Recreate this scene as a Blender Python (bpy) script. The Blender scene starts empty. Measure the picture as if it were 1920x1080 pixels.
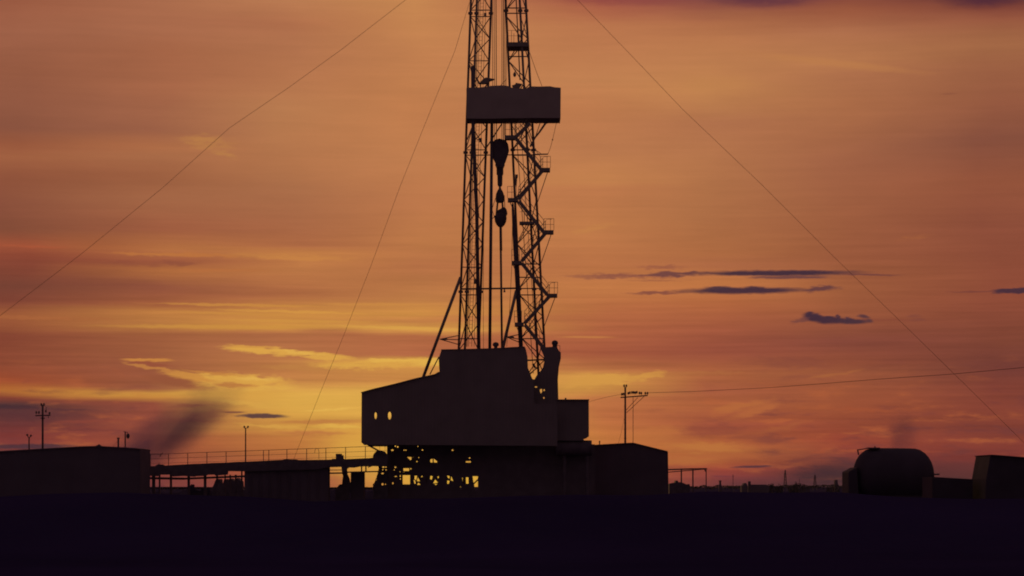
import bpy, bmesh, math, random
from mathutils import Vector, Matrix
random.seed(7)
scene = bpy.context.scene
COL = scene.collection
F = 4600.0           # focal length in photograph pixels (1920 wide)
H = 1.7              # eye height
HZ = 915.0           # row of the horizon

# ------------------------------------------------------------------ camera
cam_d = bpy.data.cameras.new('camera')
cam = bpy.data.objects.new('camera', cam_d); COL.objects.link(cam)
cam.location = (0, 0, H); cam.rotation_euler = (math.radians(90), 0, 0)
cam_d.sensor_width = 36.0
cam_d.lens = 36.0 * F / 1920.0
cam_d.shift_y = (HZ - 540.0) / 1920.0
cam_d.clip_start = 0.5; cam_d.clip_end = 30000
scene.camera = cam
scene.view_settings.view_transform = 'Standard'
scene.view_settings.look = 'None'
scene.view_settings.exposure = 0.0
scene.view_settings.gamma = 1.0
scene.cycles.pixel_filter_type = 'BLACKMAN_HARRIS'
scene.cycles.filter_width = 1.9
scene.cycles.volume_bounces = 0
scene.cycles.transparent_max_bounces = 16

# ------------------------------------------------------------------ sky
def lin(c):
    o = []
    for v in c:
        v /= 255.0
        o.append(v / 12.92 if v <= 0.04045 else ((v + 0.055) / 1.055) ** 2.4)
    return tuple(o) + (1.0,)
def sky_xy(px, py):
    """photograph pixel -> azimuth/elevation on the sky, both in 1/4600 rad"""
    az = math.atan((px - 960) / F)
    el = math.atan((HZ - py) / F * math.cos(az))
    return az * F, el * F

world = bpy.data.worlds.new('World'); scene.world = world
world.use_nodes = True
nt = world.node_tree; nt.nodes.clear()
def node(t, **k):
    n = nt.nodes.new(t)
    for a, b in k.items(): setattr(n, a, b)
    return n
def mth(op, a, b=None, c=None, clamp=False):
    n = node('ShaderNodeMath', operation=op, use_clamp=clamp)
    for i, v in enumerate((a, b, c)):
        if v is None: continue
        if isinstance(v, (int, float)): n.inputs[i].default_value = v
        else: nt.links.new(v, n.inputs[i])
    return n.outputs[0]
def mixc(fac, a, b, mode='MIX'):
    n = node('ShaderNodeMix', data_type='RGBA', blend_type=mode, clamp_factor=False)
    for s, v in ((n.inputs[0], fac), (n.inputs[6], a), (n.inputs[7], b)):
        if isinstance(v, (int, float)): s.default_value = v
        elif isinstance(v, tuple): s.default_value = v
        else: nt.links.new(v, s)
    return n.outputs[2]
def rng(v, a, b, c=0.0, d=1.0, smooth=False):
    n = node('ShaderNodeMapRange', interpolation_type='SMOOTHSTEP' if smooth else 'LINEAR')
    nt.links.new(v, n.inputs[0])
    for i, q in enumerate((a, b, c, d)): n.inputs[i + 1].default_value = q
    n.clamp = False
    if smooth: return n.outputs[0]
    return mth('MINIMUM', mth('MAXIMUM', n.outputs[0], min(c, d)), max(c, d))
def comb(x, y, z):
    n = node('ShaderNodeCombineXYZ')
    for i, v in enumerate((x, y, z)):
        if isinstance(v, (int, float)): n.inputs[i].default_value = v
        else: nt.links.new(v, n.inputs[i])
    return n.outputs[0]
def noise(sx, sy, seed, detail=4.0, rough=0.55, X=None, Y=None):
    n = node('ShaderNodeTexNoise')
    n.inputs['Scale'].default_value = 1.0
    n.inputs['Detail'].default_value = detail
    n.inputs['Roughness'].default_value = rough
    nt.links.new(comb(mth('DIVIDE', X, sx), mth('DIVIDE', Y, sy), seed), n.inputs['Vector'])
    return mth('SUBTRACT', n.outputs[0], 0.5)
tc = node('ShaderNodeTexCoord')
sep = node('ShaderNodeSeparateXYZ'); nt.links.new(tc.outputs['Generated'], sep.inputs[0])
AZ = mth('MULTIPLY', mth('ARCTAN2', sep.outputs[0], sep.outputs[1]), F)
EL = mth('MULTIPLY', mth('ARCSINE', sep.outputs[2]), F)

w1 = noise(420, 42, 1.3, 5, X=AZ, Y=EL)
w2 = noise(900, 160, 5.1, 3, X=AZ, Y=EL)
w3 = noise(90, 18, 9.7, 5, X=AZ, Y=EL)
damp = rng(EL, 0, 600, 1.0, 0.75)
YW = mth('ADD', EL, mth('MULTIPLY', w1, 26.0))
YW = mth('ADD', YW, mth('MULTIPLY', w2, 30.0))
YW = mth('ADD', YW, mth('MULTIPLY', w3, 7.0))

ST = {
30: [(0,150,88,64),(60,155,95,70),(130,146,88,64),(200,142,86,64),(240,136,82,62),(270,150,87,60),(290,158,95,64),(330,142,82,58),(380,135,78,58),(430,128,74,54),(460,155,80,54),(490,135,68,50),(540,116,64,50),(565,125,65,50),(595,160,92,56),(630,130,66,48),(680,140,72,50),(715,158,76,46),(735,180,108,50),(750,130,62,48),(765,80,50,50),(790,98,50,50),(820,128,54,50),(845,120,56,54),(915,90,45,50)],
300: [(0,166,104,74),(60,166,104,74),(100,160,98,68),(170,165,102,71),(210,158,98,70),(240,154,95,69),(270,168,104,68),(290,166,105,70),(330,152,92,62),(370,160,100,68),(430,155,90,62),(470,178,110,64),(495,155,86,60),(510,174,106,60),(535,142,80,58),(565,158,90,58),(580,188,122,64),(613,178,115,62),(625,155,90,58),(690,150,84,58),(727,150,86,58),(735,210,150,66),(745,198,133,60),(755,145,75,56),(790,152,76,58),(830,160,78,54),(870,150,68,54),(915,115,52,56)],
540: [(0,182,120,80),(40,172,108,74),(70,172,110,75),(150,178,115,76),(200,180,120,78),(300,176,114,74),(360,168,108,72),(420,165,102,68),(465,170,103,66),(480,190,122,68),(510,183,116,68),(550,170,102,64),(580,195,130,66),(613,205,142,66),(622,172,104,66),(650,178,112,68),(690,188,120,68),(710,195,128,70),(740,222,168,76),(770,225,165,72),(790,205,145,66),(800,215,155,68),(820,198,125,62),(850,192,115,58),(880,180,92,58),(915,150,72,62)],
780: [(0,195,132,80),(100,190,125,78),(200,188,122,76),(300,190,124,78),(380,186,118,74),(460,185,118,70),(500,178,110,68),(560,185,120,68),(590,205,140,68),(602,190,122,68),(617,215,155,72),(628,178,105,66),(662,175,102,66),(676,215,158,72),(690,205,142,70),(710,198,132,68),(735,225,170,78),(780,230,175,76),(800,215,155,70),(850,235,175,72),(915,228,150,62)],
1120: [(0,158,82,66),(20,170,98,70),(50,182,115,76),(150,190,126,80),(200,186,120,76),(280,182,118,76),(340,192,126,76),(352,186,118,74),(420,188,120,72),(500,182,112,68),(540,190,118,68),(580,180,106,64),(620,172,96,62),(660,165,88,60),(692,180,110,64),(703,212,150,72),(725,210,148,70),(745,190,115,66),(780,190,110,64),(820,200,120,62),(860,198,112,58),(915,170,80,60)],
1340: [(0,120,66,66),(15,140,78,64),(40,168,104,70),(80,182,118,76),(110,185,122,78),(170,190,128,78),(230,172,110,74),(300,178,115,74),(400,170,108,68),(480,170,104,64),(500,170,102,66),(530,190,116,66),(570,178,102,62),(620,160,86,60),(660,150,78,58),(700,172,98,60),(730,165,90,60),(760,172,95,58),(800,160,80,56),(830,180,98,56),(850,185,105,56),(870,172,85,52),(885,160,68,54),(900,135,58,58),(915,100,50,55)],
1580: [(0,132,70,58),(20,150,85,60),(60,170,108,74),(110,180,118,76),(140,172,110,74),(200,168,106,70),(300,160,98,68),(400,155,92,62),(480,150,86,58),(540,155,90,58),(590,150,84,56),(640,132,70,56),(680,145,77,54),(700,152,84,56),(760,155,80,52),(800,150,72,50),(830,158,70,50),(860,130,58,52),(880,88,46,48),(900,65,40,46),(915,60,38,46)],
1850: [(0,105,54,50),(15,125,66,54),(40,148,85,62),(80,160,102,68),(130,150,92,64),(200,145,86,62),(260,132,78,60),(340,145,82,58),(420,138,76,56),(500,138,74,54),(560,140,74,54),(640,125,66,50),(690,112,58,50),(720,125,62,50),(770,135,65,50),(800,128,60,48),(830,138,62,50),(860,125,50,46),(900,88,46,46),(915,80,44,46)],
}
prev = None
keys = sorted(ST)
for i, k in enumerate(keys):
    cr = node('ShaderNodeValToRGB')
    el = cr.color_ramp.elements
    pts = sorted([(sky_xy(k, p[0])[1] / 960.0, lin(p[1:])) for p in ST[k]])
    el[0].position, el[0].color = max(pts[0][0], 0.0), pts[0][1]
    el[1].position, el[1].color = pts[-1]
    for p, c in pts[1:-1]:
        e = el.new(p); e.color = c
    nt.links.new(mth('DIVIDE', YW, 960.0), cr.inputs[0])
    c = cr.outputs[0]
    if prev is not None:
        a, b = sky_xy(keys[i-1], 400)[0], sky_xy(k, 400)[0]
        c = mixc(rng(mth('ADD', AZ, mth('MULTIPLY', w2, 200.0)), a, b), prev, c)
    prev = c
# streaks drawn out along the horizon
s1 = noise(300, 9, 21.0, 6, 0.6, X=AZ, Y=EL)
s2 = noise(170, 34, 33.0, 5, 0.55, X=AZ, Y=EL)
amp = rng(EL, 280, 560, 1.0, 0.28)
s3 = noise(150, 4.5, 77.0, 5, 0.65, X=AZ, Y=EL)
g = mth('ADD', 1.05, mth('ADD', mth('MULTIPLY', mth('ADD', mth('MULTIPLY', s1, 0.55), mth('MULTIPLY', s3, 0.16)), amp), mth('MULTIPLY', s2, 0.20)))
gc = node('ShaderNodeCombineColor')
for i in range(3): nt.links.new(g, gc.inputs[i])
sky = mixc(1.0, prev, gc.outputs[0], 'MULTIPLY')

# mottled lower cloud, away from the glow
mo = noise(110, 24, 88.0, 6, 0.62, X=AZ, Y=EL)
gate = mth('MULTIPLY', mth('MULTIPLY', rng(EL, 0, 30, 0.3, 1.0), rng(EL, 110, 270, 1.0, 0.0)), mth('MAXIMUM', rng(AZ, 150, 480), rng(AZ, -700, -500, 1.0, 0.0)))
sky = mixc(mth('MULTIPLY', rng(mo, 0.02, 0.22, 0, .62, smooth=True), gate), sky, lin((196, 104, 58)))
sky = mixc(mth('MULTIPLY', rng(mo, -0.02, -0.20, 0, .60, smooth=True), gate), sky, lin((112, 56, 56)))
# single clouds: (x, y, half length, half height, slope, colour, opacity, edge softness, roughness of outline)
bw = noise(55, 16, 41.0, 6, 0.6, X=AZ, Y=EL)
bw2 = noise(30, 9, 47.0, 5, 0.6, X=AZ, Y=EL)
er = mth('ADD', mth('MULTIPLY', noise(85, 6, 61.0, 5, 0.6, X=AZ, Y=EL), 1.6), mth('MULTIPLY', noise(20, 5, 67.0, 4, 0.6, X=AZ, Y=EL), 1.0))
er = mth('MAXIMUM', mth('ADD', er, 0.12), 0.0)
VV = {k: comb(mth('ADD', AZ, mth('MULTIPLY', bw, ax)), mth('ADD', EL, mth('MULTIPLY', bw2, ay)), er)
      for k, (ax, ay) in {(0, 0): (16, 3.0), (0, 1): (40, 7), (1, 0): (30, 8), (1, 1): (60, 17), (1, 2): (90, 30), (0, 2): (60, 12)}.items()}
def cloud(cx, cy, sx, sy, k, colr, op=1.0, soft=0.6, wob=1.0):
    global sky
    if colr[0] > 185 and sx > 20: op = min(1.0, op * 1.15); sx *= 1.1; sy = sy * 1.25 + .5; wob *= .75
    X0, Y0 = sky_xy(cx, cy)
    n = node('ShaderNodeMapping', vector_type='TEXTURE')
    nt.links.new(VV[(0 if wob < .65 else 1, 0 if sy < 4.2 else (1 if sy < 11 else 2))], n.inputs[0])
    n.inputs['Location'].default_value = (X0, Y0, 0)
    n.inputs['Rotation'].default_value = (0, 0, -math.atan(k))
    n.inputs['Scale'].default_value = (sx, sy, 0.6 / max(wob, .15))
    l = node('ShaderNodeVectorMath', operation='LENGTH'); nt.links.new(n.outputs[0], l.inputs[0])
    m = rng(l.outputs['Value'], 1.05, max(0.05, 1.0 - soft * .75), 0.0, op, smooth=True)
    sky = mixc(m, sky, lin(colr))
Yl = (224,166,74); Or = (198,130,66)
CLOUDS = [
 (490,657,85,7,.08,Yl,.85,.7,1), (600,667,75,7,.1,Yl,.8,.7,1.2), (700,683,120,9,0,Yl,.75,.8,1.2), (810,678,60,8,0,(230,178,78),.8,.8,1),
 (445,716,100,14,.03,Yl,.9,.5,1), (350,706,60,7,.16,(208,142,66),.8,.6,1), (285,690,60,3.5,.2,Or,.7,.8,1),
 (278,675,50,3,.02,(205,135,65),.8,.6,.7), (290,682,45,6,.08,(150,76,56),.6,.8,.8),
 (440,722,45,4.5,.03,(196,125,64),.8,.7,1), (330,716,80,12,.18,(150,84,56),.75,.7,.6),
 (600,757,170,26,0,(226,172,76),.6,1.0,.6), (450,740,120,16,0,(222,164,72),.6,1,.8),
 (1130,713,95,10,-.06,(216,154,72),.85,.7,1.1), (1212,704,42,6,-.12,(212,148,70),.85,.6,1),
 (1100,632,60,1.8,.01,(196,124,68),.7,.8,.5), (385,266,60,14,.0,(190,130,72),.55,1,1.5), (420,288,28,6,.3,(190,130,72),.5,1,1.5),
 (1560,118,200,8,.13,(190,126,76),.5,1,.8), (1350,157,90,14,0,(192,130,78),.4,1,.6),
 (1565,702,62,4.5,-.16,(172,100,58),.7,.8,1), (1640,768,110,5,.02,(168,84,52),.6,.9,1),
 (1385,764,75,9,-.22,(192,112,60),.55,1,1), (1110,428,48,6,-.2,(198,132,74),.6,1,1.4), (1715,446,42,8,-.1,(168,98,60),.5,1,1.4),
 (1330,846,80,12,.06,(192,110,58),.6,1,1), (1560,835,70,7,-.2,(168,78,52),.55,1,1.2),
 (520,480,140,6,.02,(198,130,68),.5,1,1.4), (300,477,60,5,.0,(190,120,64),.5,1,1.5),
 (480,589,200,3,.02,(206,142,66),.5,.9,.8), (560,602,180,2.5,.01,(212,150,68),.5,.9,.6), (420,613,260,4,.0,(208,146,66),.6,.9,.4), (780,616,160,3,.03,(222,164,76),.6,.9,.5),
 (835,893,125,36,0,(244,188,64),.95,1,.25), (700,850,120,60,0,(238,180,72),.6,1,.3), (560,905,150,16,0,(176,88,64),.6,1,.5),
(560,661,60,3,.12,(230,176,80),.7,.8,1.3), (470,650,60,2.5,.02,(214,152,70),.7,.8,1.2), (640,686,50,3,-.03,(222,166,74),.7,.8,1.3), (560,690,90,5,.04,(196,132,70),.6,.9,1.3), (730,676,60,3,0,(232,180,80),.7,.8,1.2),
 (400,700,70,3.5,.1,(200,132,64),.7,.9,1.4), (500,728,60,4,-.05,(228,174,78),.7,.9,1), (480,710,50,3,.02,(232,180,84),.7,.8,1.2), (455,756,70,5,.12,(226,170,76),.6,.9,1),
 (620,768,60,2.5,-.06,(238,186,84),.7,.9,1), (640,800,60,4,.02,(236,184,80),.7,.9,1), (590,812,90,4,0,(196,118,66),.6,.9,1), (520,800,80,3,.06,(226,168,76),.6,.9,1),
 (330,788,120,5,.03,(164,84,56),.6,1,1), (150,806,110,4,.02,(112,52,52),.6,1,1), (210,826,120,4,0,(158,74,54),.6,1,1), (180,790,110,4,-.03,(150,70,54),.5,1,1),
 (1470,800,70,8,-.25,(176,96,56),.5,1,1.2), (1480,842,60,4,0,(176,88,54),.6,1,1), (1400,855,70,5,.05,(186,100,56),.6,1,1), (1650,812,60,5,-.05,(120,58,52),.5,1,1), (1600,812,30,2.5,0,(176,92,54),.6,1,1.2), (1500,862,40,6,-.2,(120,58,52),.6,1,1.3), (1540,845,30,5,-.3,(176,84,52),.6,1,1.3),
 (1480,680,110,16,.05,(132,70,58),.5,1,1), (1440,700,30,5,-.1,(168,96,60),.6,1,1.4), (1300,700,120,6,.0,(182,112,64),.5,1,1), (1640,600,150,3,.02,(132,66,54),.4,1,1),
(1325,838,95,10,.02,(202,124,62),.7,.9,1), (1290,864,70,8,0,(198,116,60),.6,.9,1), (1240,812,60,14,-.1,(196,116,62),.5,1,1), (1420,770,60,7,-.3,(190,108,60),.6,1,1.2), (1700,846,90,6,.03,(170,78,54),.6,1,1), (1590,845,40,6,-.1,(180,86,54),.6,1,1.2),
 (330,477,140,4,.01,(190,116,62),.7,.8,1.5), (560,484,110,4,.01,(202,132,70),.6,.8,1.4), (60,462,80,4,.02,(172,86,56),.7,.9,1.2), (380,507,160,4,-.01,(184,110,62),.6,.9,1.2), (100,597,150,5,.01,(176,104,60),.6,.9,1),
 (450,572,190,2.5,.01,(208,142,66),.6,.8,1), (540,584,160,2.5,.02,(218,154,70),.6,.8,1), (700,571,120,2.5,.0,(206,140,68),.5,.8,1),
 # darker cloud
 (250,494,100,7,.0,(142,76,58),.5,.9,1.2), (340,494,48,6,.04,(138,76,58),.6,.8,1),
 (360,760,60,5,-.05,(150,78,58),.6,1,1), (380,780,70,12,-.2,(165,88,60),.5,1,1),
 (1440,-4,130,24,0,(100,54,64),.9,1,.5), (1850,-4,105,22,0,(84,44,56),.95,1,.5), (1180,-8,170,24,0,(140,70,66),.7,1,.6),
 (1335,808,80,17,.03,(150,74,56),.65,.9,1), (1420,822,110,10,.15,(150,76,56),.5,1,1),
 (1165,518,130,6.5,.0,(130,74,66),.75,.9,1.0), (1265,514,90,6,.0,(100,60,64),.85,.9,.8), (1240,501,60,4.5,.0,(145,82,66),.6,.9,1.2), (1240,526,80,2.5,.0,(140,80,64),.5,.9,1.2), (1455,512,200,7,.004,(64,44,58),.98,.8,.35), (1630,515,75,2.4,.03,(100,56,60),.7,.8,.8), (1480,520,95,4,0,(92,58,66),.8,.7,1),
 (1235,549,70,4.5,-.02,(122,68,62),.8,.8,.7), (1395,545,150,8.5,0,(66,44,58),.98,.8,.4), (1345,541,40,6,0,(70,48,60),.9,.8,.5), (1410,540,30,5,0,(66,44,58),.9,.8,.5), (1540,541,40,8,-.05,(88,54,62),.85,.8,1),
 (1522,595,26,10.5,.1,(64,42,56),.98,.8,.35), (1521,589,11,6,0,(66,44,58),.95,.8,.4), (1534,592,9,6,0,(66,44,58),.95,.8,.4), (1556,600,44,9,.05,(64,42,56),.98,.8,.35), (1549,596,9,5,0,(66,44,58),.9,.8,.4), (1571,594,8,6.5,0,(70,46,58),.9,.8,.4), (1590,598,8,5.5,0,(74,48,60),.9,.8,.4), (1600,603,38,6.5,.02,(68,46,58),.96,.8,.4), (1617,593,14,5.5,.1,(80,52,60),.9,.9,.5), (1629,601,9,4,.3,(84,54,60),.8,.9,.5), (1496,600,26,7,-.2,(110,64,62),.75,.8,1.3),
 (1718,596,17,7,0,(128,70,58),.6,.9,1.4), (1902,545,58,6.5,-.01,(66,44,58),.95,.6,.7), (1820,547,50,2.2,0,(110,58,56),.6,.8,.8),
 (1780,176,22,2,0,(135,80,60),.6,.9,.6),
 (492,780,60,5,.01,(84,58,62),.95,.6,.5), (438,773,28,2.4,0,(120,70,60),.8,.8,.6), (600,791,120,4,-.02,(190,118,64),.6,.9,.7),
 (25,763,75,5,.03,(62,42,50),.85,.9,.6), (130,768,60,3,.0,(90,50,52),.7,.9,.8), (70,776,110,22,.02,(88,48,52),.6,1,.7),
 (55,837,105,6,-.01,(72,46,58),.9,.7,.5), (1410,875,46,2.8,-.03,(78,46,60),.9,.7,.5), (1355,893,32,2,0,(110,52,60),.6,.8,.6),
 (1545,890,95,24,-.05,(58,36,46),.85,1,.7), (1600,868,60,9,.15,(74,42,50),.7,1,1.2), (1790,880,120,20,0,(100,48,50),.5,1,.8)]

# towards the zenith and the back of the sky: dim mauve dusk
dusk = (0.070, 0.055, 0.068, 1.0)
zen = (0.085, 0.064, 0.074, 1.0)
fz = rng(EL, 1050, 2600, smooth=True)
fa = rng(mth('ABSOLUTE', AZ), 1300, 4200, smooth=True)
fb = rng(mth('ABSOLUTE', AZ), 4200, 9500, smooth=True)
plain = mixc(fb, mixc(fz, (0.16, 0.075, 0.06, 1), zen), dusk)
def wbg(c):
    n = node('ShaderNodeBackground'); nt.links.new(c, n.inputs[0]); return n.outputs[0]
def mshade(f, a, b):
    n = node('ShaderNodeMixShader'); nt.links.new(f, n.inputs[0]); nt.links.new(a, n.inputs[1]); nt.links.new(b, n.inputs[2]); return n.outputs[0]
# the clouds are worked out sector by sector round the compass (keeps the node stack small)
base = sky; cuts = [-1e9, 480, 960, 1440, 1e9]; sect = []
for lo, hi in zip(cuts, cuts[1:]):
    sky = base
    for a in CLOUDS:
        ext = a[2] * 1.1 + 45
        if a[0] + ext > lo and a[0] - ext < hi: cloud(*a)
    sect.append(wbg(mixc(rng(EL, -60, -10), (0.006, 0.004, 0.008, 1), sky)))
cutf = [mth('GREATER_THAN', AZ, sky_xy(c, 500)[0]) for c in cuts[1:-1]]
front = mshade(cutf[1], mshade(cutf[0], sect[0], sect[1]), mshade(cutf[2], sect[2], sect[3]))
wo = node('ShaderNodeOutputWorld'); nt.links.new(mshade(mth('MAXIMUM', fz, fa), front, wbg(plain)), wo.inputs[0])

# ------------------------------------------------------------------ sun: just above the horizon, veiled, behind the rig
sd = bpy.data.lights.new('sun', 'SUN'); sd.energy = 0.25; sd.angle = math.radians(3); sd.color = (1.0, 0.55, 0.2)
sun = bpy.data.objects.new('sun', sd); COL.objects.link(sun)
dirv = Vector((-0.035, 1.0, 0.02))          # where the sun stands
sun.rotation_euler = dirv.to_track_quat('Z', 'Y').to_euler()

# ------------------------------------------------------------------ materials
MT = {}
def mat(name, col, rough=0.8, var=0.3, scale=3.0, bump=0.0, bscale=20.0, corr=None, metal=0.0, spec=0.1):
    m = bpy.data.materials.new(name); m.use_nodes = True
    t = m.node_tree; b = t.nodes['Principled BSDF']
    b.inputs['Roughness'].default_value = rough
    b.inputs['Metallic'].default_value = metal
    b.inputs['Specular IOR Level'].default_value = spec
    tcn = t.nodes.new('ShaderNodeTexCoord')
    n = t.nodes.new('ShaderNodeTexNoise'); n.inputs['Scale'].default_value = scale; n.inputs['Detail'].default_value = 6
    t.links.new(tcn.outputs['Object'], n.inputs['Vector'])
    r = t.nodes.new('ShaderNodeValToRGB')
    r.color_ramp.elements[0].position = 0.3; r.color_ramp.elements[1].position = 0.7
    r.color_ramp.elements[0].color = tuple(c * (1 - var) for c in col) + (1,)
    r.color_ramp.elements[1].color = tuple(c * (1 + var) for c in col) + (1,)
    t.links.new(n.outputs[0], r.inputs[0]); t.links.new(r.outputs[0], b.inputs['Base Color'])
    if bump or corr:
        bn = t.nodes.new('ShaderNodeBump'); bn.inputs['Strength'].default_value = 0.6; bn.inputs['Distance'].default_value = bump or 0.008
        if corr:
            w = t.nodes.new('ShaderNodeTexWave'); w.inputs['Scale'].default_value = corr; w.bands_direction = 'X'
            t.links.new(tcn.outputs['Object'], w.inputs['Vector']); t.links.new(w.outputs[0], bn.inputs['Height'])
        else:
            n2 = t.nodes.new('ShaderNodeTexNoise'); n2.inputs['Scale'].default_value = bscale; n2.inputs['Detail'].default_value = 8
            t.links.new(tcn.outputs['Object'], n2.inputs['Vector']); t.links.new(n2.outputs[0], bn.inputs['Height'])
        t.links.new(bn.outputs[0], b.inputs['Normal'])
    MT[name] = m
mat('mast_steel', (0.31, 0.20, 0.175), 0.6, 0.15, 2.0)
mat('cladding', (0.275, 0.18, 0.182), 0.8, 0.1, 0.6, corr=1.2)
mat('tarpaulin', (0.45, 0.29, 0.265), 0.9, 0.08, 0.8, bump=0.05, bscale=1.5)
mat('sheet_metal', (0.16, 0.10, 0.13), 0.8, 0.12, 0.5, corr=0.8)
mat('rough_steel', (0.155, 0.098, 0.118), 0.7, 0.2, 2.0)
mat('base_steel', (0.185, 0.118, 0.138), 0.8, 0.15, 1.0)
mat('wood', (0.20, 0.10, 0.10), 0.9, 0.3, 3.0)
mat('wire', (0.22, 0.10, 0.07), 0.6, 0.2, 1.0)
mat('glazed_ceramic', (0.30, 0.16, 0.14), 0.4, 0.2, 4.0)
mat('tank_paint', (0.09, 0.057, 0.08), 0.8, 0.15, 0.8)
mat('rubber', (0.03, 0.03, 0.035), 0.9, 0.2, 3.0)
mat('soil', (0.047, 0.027, 0.082), 1.0, 0.2, 0.08, bump=0.25, bscale=0.7, spec=0.0)
mat('bank_soil', (0.065, 0.042, 0.07), 1.0, 0.3, 0.4, bump=0.1, bscale=3.0, spec=0.0)
mat('shrub', (0.05, 0.045, 0.04), 1.0, 0.5, 1.0, spec=0.0)

# ------------------------------------------------------------------ mesh helpers
def P(px, py, Y=200.0):
    return Vector(((px - 960) / F * Y, Y, H + (HZ - py) / F * Y))
class MB:
    def __init__(s): s.v = []; s.f = []; s.g = []; s.hold = False
    def mark(s):
        if not s.hold: s.g.append((len(s.v), len(s.f)))
    def start(s): s.hold = False; s.mark(); s.hold = True      # the following shapes are one piece
    def add(s, vs, fs):
        s.mark(); o = len(s.v); s.v += [tuple(v) for v in vs]; s.f += [tuple(i + o for i in f) for f in fs]
    def box(s, a, b):
        x0, y0, z0 = a; x1, y1, z1 = b
        s.add([(x0,y0,z0),(x1,y0,z0),(x1,y1,z0),(x0,y1,z0),(x0,y0,z1),(x1,y0,z1),(x1,y1,z1),(x0,y1,z1)],
              [(0,3,2,1),(4,5,6,7),(0,1,5,4),(1,2,6,5),(2,3,7,6),(3,0,4,7)])
    def pbox(s, x0, y0, x1, y1, Y, dep):
        """box from photograph pixels at distance Y, depth dep away from the camera"""
        a = P(x0, y1, Y); b = P(x1, y0, Y); s.box((a.x, Y, a.z), (b.x, Y + dep, b.z))
    def beam(s, a, b, w, h=None):
        """rectangular bar: w along depth (Y), h across it in the picture plane"""
        h = h or w; a = Vector(a); b = Vector(b); d = (b - a).normalized()
        side = Vector((0, 1, 0)) if abs(d.y) < 0.9 else Vector((1, 0, 0))
        side = (side - d * side.dot(d)).normalized(); up = d.cross(side)
        vs = []
        for p in (a, b):
            for i, j in ((-1,-1),(1,-1),(1,1),(-1,1)): vs.append(p + side * (i * w / 2) + up * (j * h / 2))
        s.add(vs, [(0,1,2,3),(7,6,5,4),(0,4,5,1),(1,5,6,2),(2,6,7,3),(3,7,4,0)])
    def tube(s, pts, r, n=8, r2=None):
        s.mark(); pts = [Vector(p) for p in pts]; o = len(s.v); L = len(pts)
        for i, p in enumerate(pts):
            d = (pts[min(i + 1, L - 1)] - pts[max(i - 1, 0)]).normalized()
            a = Vector((0, 1, 0)) if abs(d.y) < 0.9 else Vector((1, 0, 0))
            a = (a - d * a.dot(d)).normalized(); b = d.cross(a)
            rr = r if r2 is None else r + (r2 - r) * i / (L - 1)
            for k in range(n):
                t = 2 * math.pi * k / n
                s.v.append(tuple(p + a * (rr * math.cos(t)) + b * (rr * math.sin(t))))
        for i in range(L - 1):
            for k in range(n):
                k2 = (k + 1) % n
                s.f.append((o + i*n + k, o + i*n + k2, o + (i+1)*n + k2, o + (i+1)*n + k))
        s.f.append(tuple(o + k for k in reversed(range(n)))); s.f.append(tuple(o + (L-1)*n + k for k in range(n)))
    def lathe(s, base, prof, n=20, sy=1.0):
        """prof: (radius, height) list, turned round the vertical through base; sy squeezes depth"""
        s.mark(); o = len(s.v); base = Vector(base)
        for r, z in prof:
            for k in range(n):
                t = 2 * math.pi * k / n
                s.v.append((base.x + r * math.cos(t), base.y + sy * r * math.sin(t), base.z + z))
        for i in range(len(prof) - 1):
            for k in range(n):
                k2 = (k + 1) % n
                s.f.append((o + i*n + k, o + i*n + k2, o + (i+1)*n + k2, o + (i+1)*n + k))
        s.f.append(tuple(o + k for k in reversed(range(n)))); s.f.append(tuple(o + (len(prof)-1)*n + k for k in range(n)))
    def ball(s, c, r, sz=1.0, n=14, m=9):
        pr = [(max(r * math.sin(math.pi * i / m), 1e-3), -r * sz * math.cos(math.pi * i / m)) for i in range(m + 1)]
        s.lathe(c, pr, n)
    def plate(s, outline, Y, th, holes=()):
        """sheet standing in the picture plane: outline and holes in photograph pixels, real thickness"""
        bm = bmesh.new(); edges = []
        for loop in [outline] + list(holes):
            vs = [bm.verts.new(P(x, y, Y)) for x, y in loop]
            for i in range(len(vs)): edges.append(bm.edges.new((vs[i], vs[(i + 1) % len(vs)])))
        bmesh.ops.triangle_fill(bm, use_beauty=True, use_dissolve=False, edges=edges)
        bm.normal_update()
        r = bmesh.ops.extrude_face_region(bm, geom=bm.faces[:])
        bmesh.ops.translate(bm, vec=(0, th, 0), verts=[g for g in r['geom'] if isinstance(g, bmesh.types.BMVert)])
        bm.verts.index_update()
        s.add([v.co.copy() for v in bm.verts], [[v.index for v in f.verts] for f in bm.faces]); bm.free()
    def each(s, name, m, parent, smooth=False):
        """one part per piece"""
        out = []; g = s.g + [(len(s.v), len(s.f))]
        for (v0, f0), (v1, f1) in zip(g, g[1:]):
            q = MB(); q.v = s.v[v0:v1]; q.f = [tuple(i - v0 for i in f) for f in s.f[f0:f1]]
            out.append(q.build(name, m, parent, smooth=smooth))
        return out
    def build(s, name, m, parent=None, root=None, smooth=False, **props):
        me = bpy.data.meshes.new(name)
        off = Vector((0, 0, 0))
        q = parent
        while q is not None: off += Vector(q.location); q = q.parent
        if parent is None:
            xs = [v[0] for v in s.v]; ys = [v[1] for v in s.v]; zs = [v[2] for v in s.v]
            off = Vector(((min(xs)+max(xs))/2, (min(ys)+max(ys))/2, min(zs)))
        me.from_pydata([tuple(Vector(v) - off) for v in s.v], [], s.f); me.update()
        bm = bmesh.new(); bm.from_mesh(me); bmesh.ops.recalc_face_normals(bm, faces=bm.faces[:]); bm.to_mesh(me); bm.free()
        if smooth:
            for p in me.polygons: p.use_smooth = True
        me.materials.append(MT[m])
        o = bpy.data.objects.new(name, me); COL.objects.link(o)
        if parent is not None: o.parent = parent
        else: o.location = off
        for k, v in props.items(): o[k] = v
        return o
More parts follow.
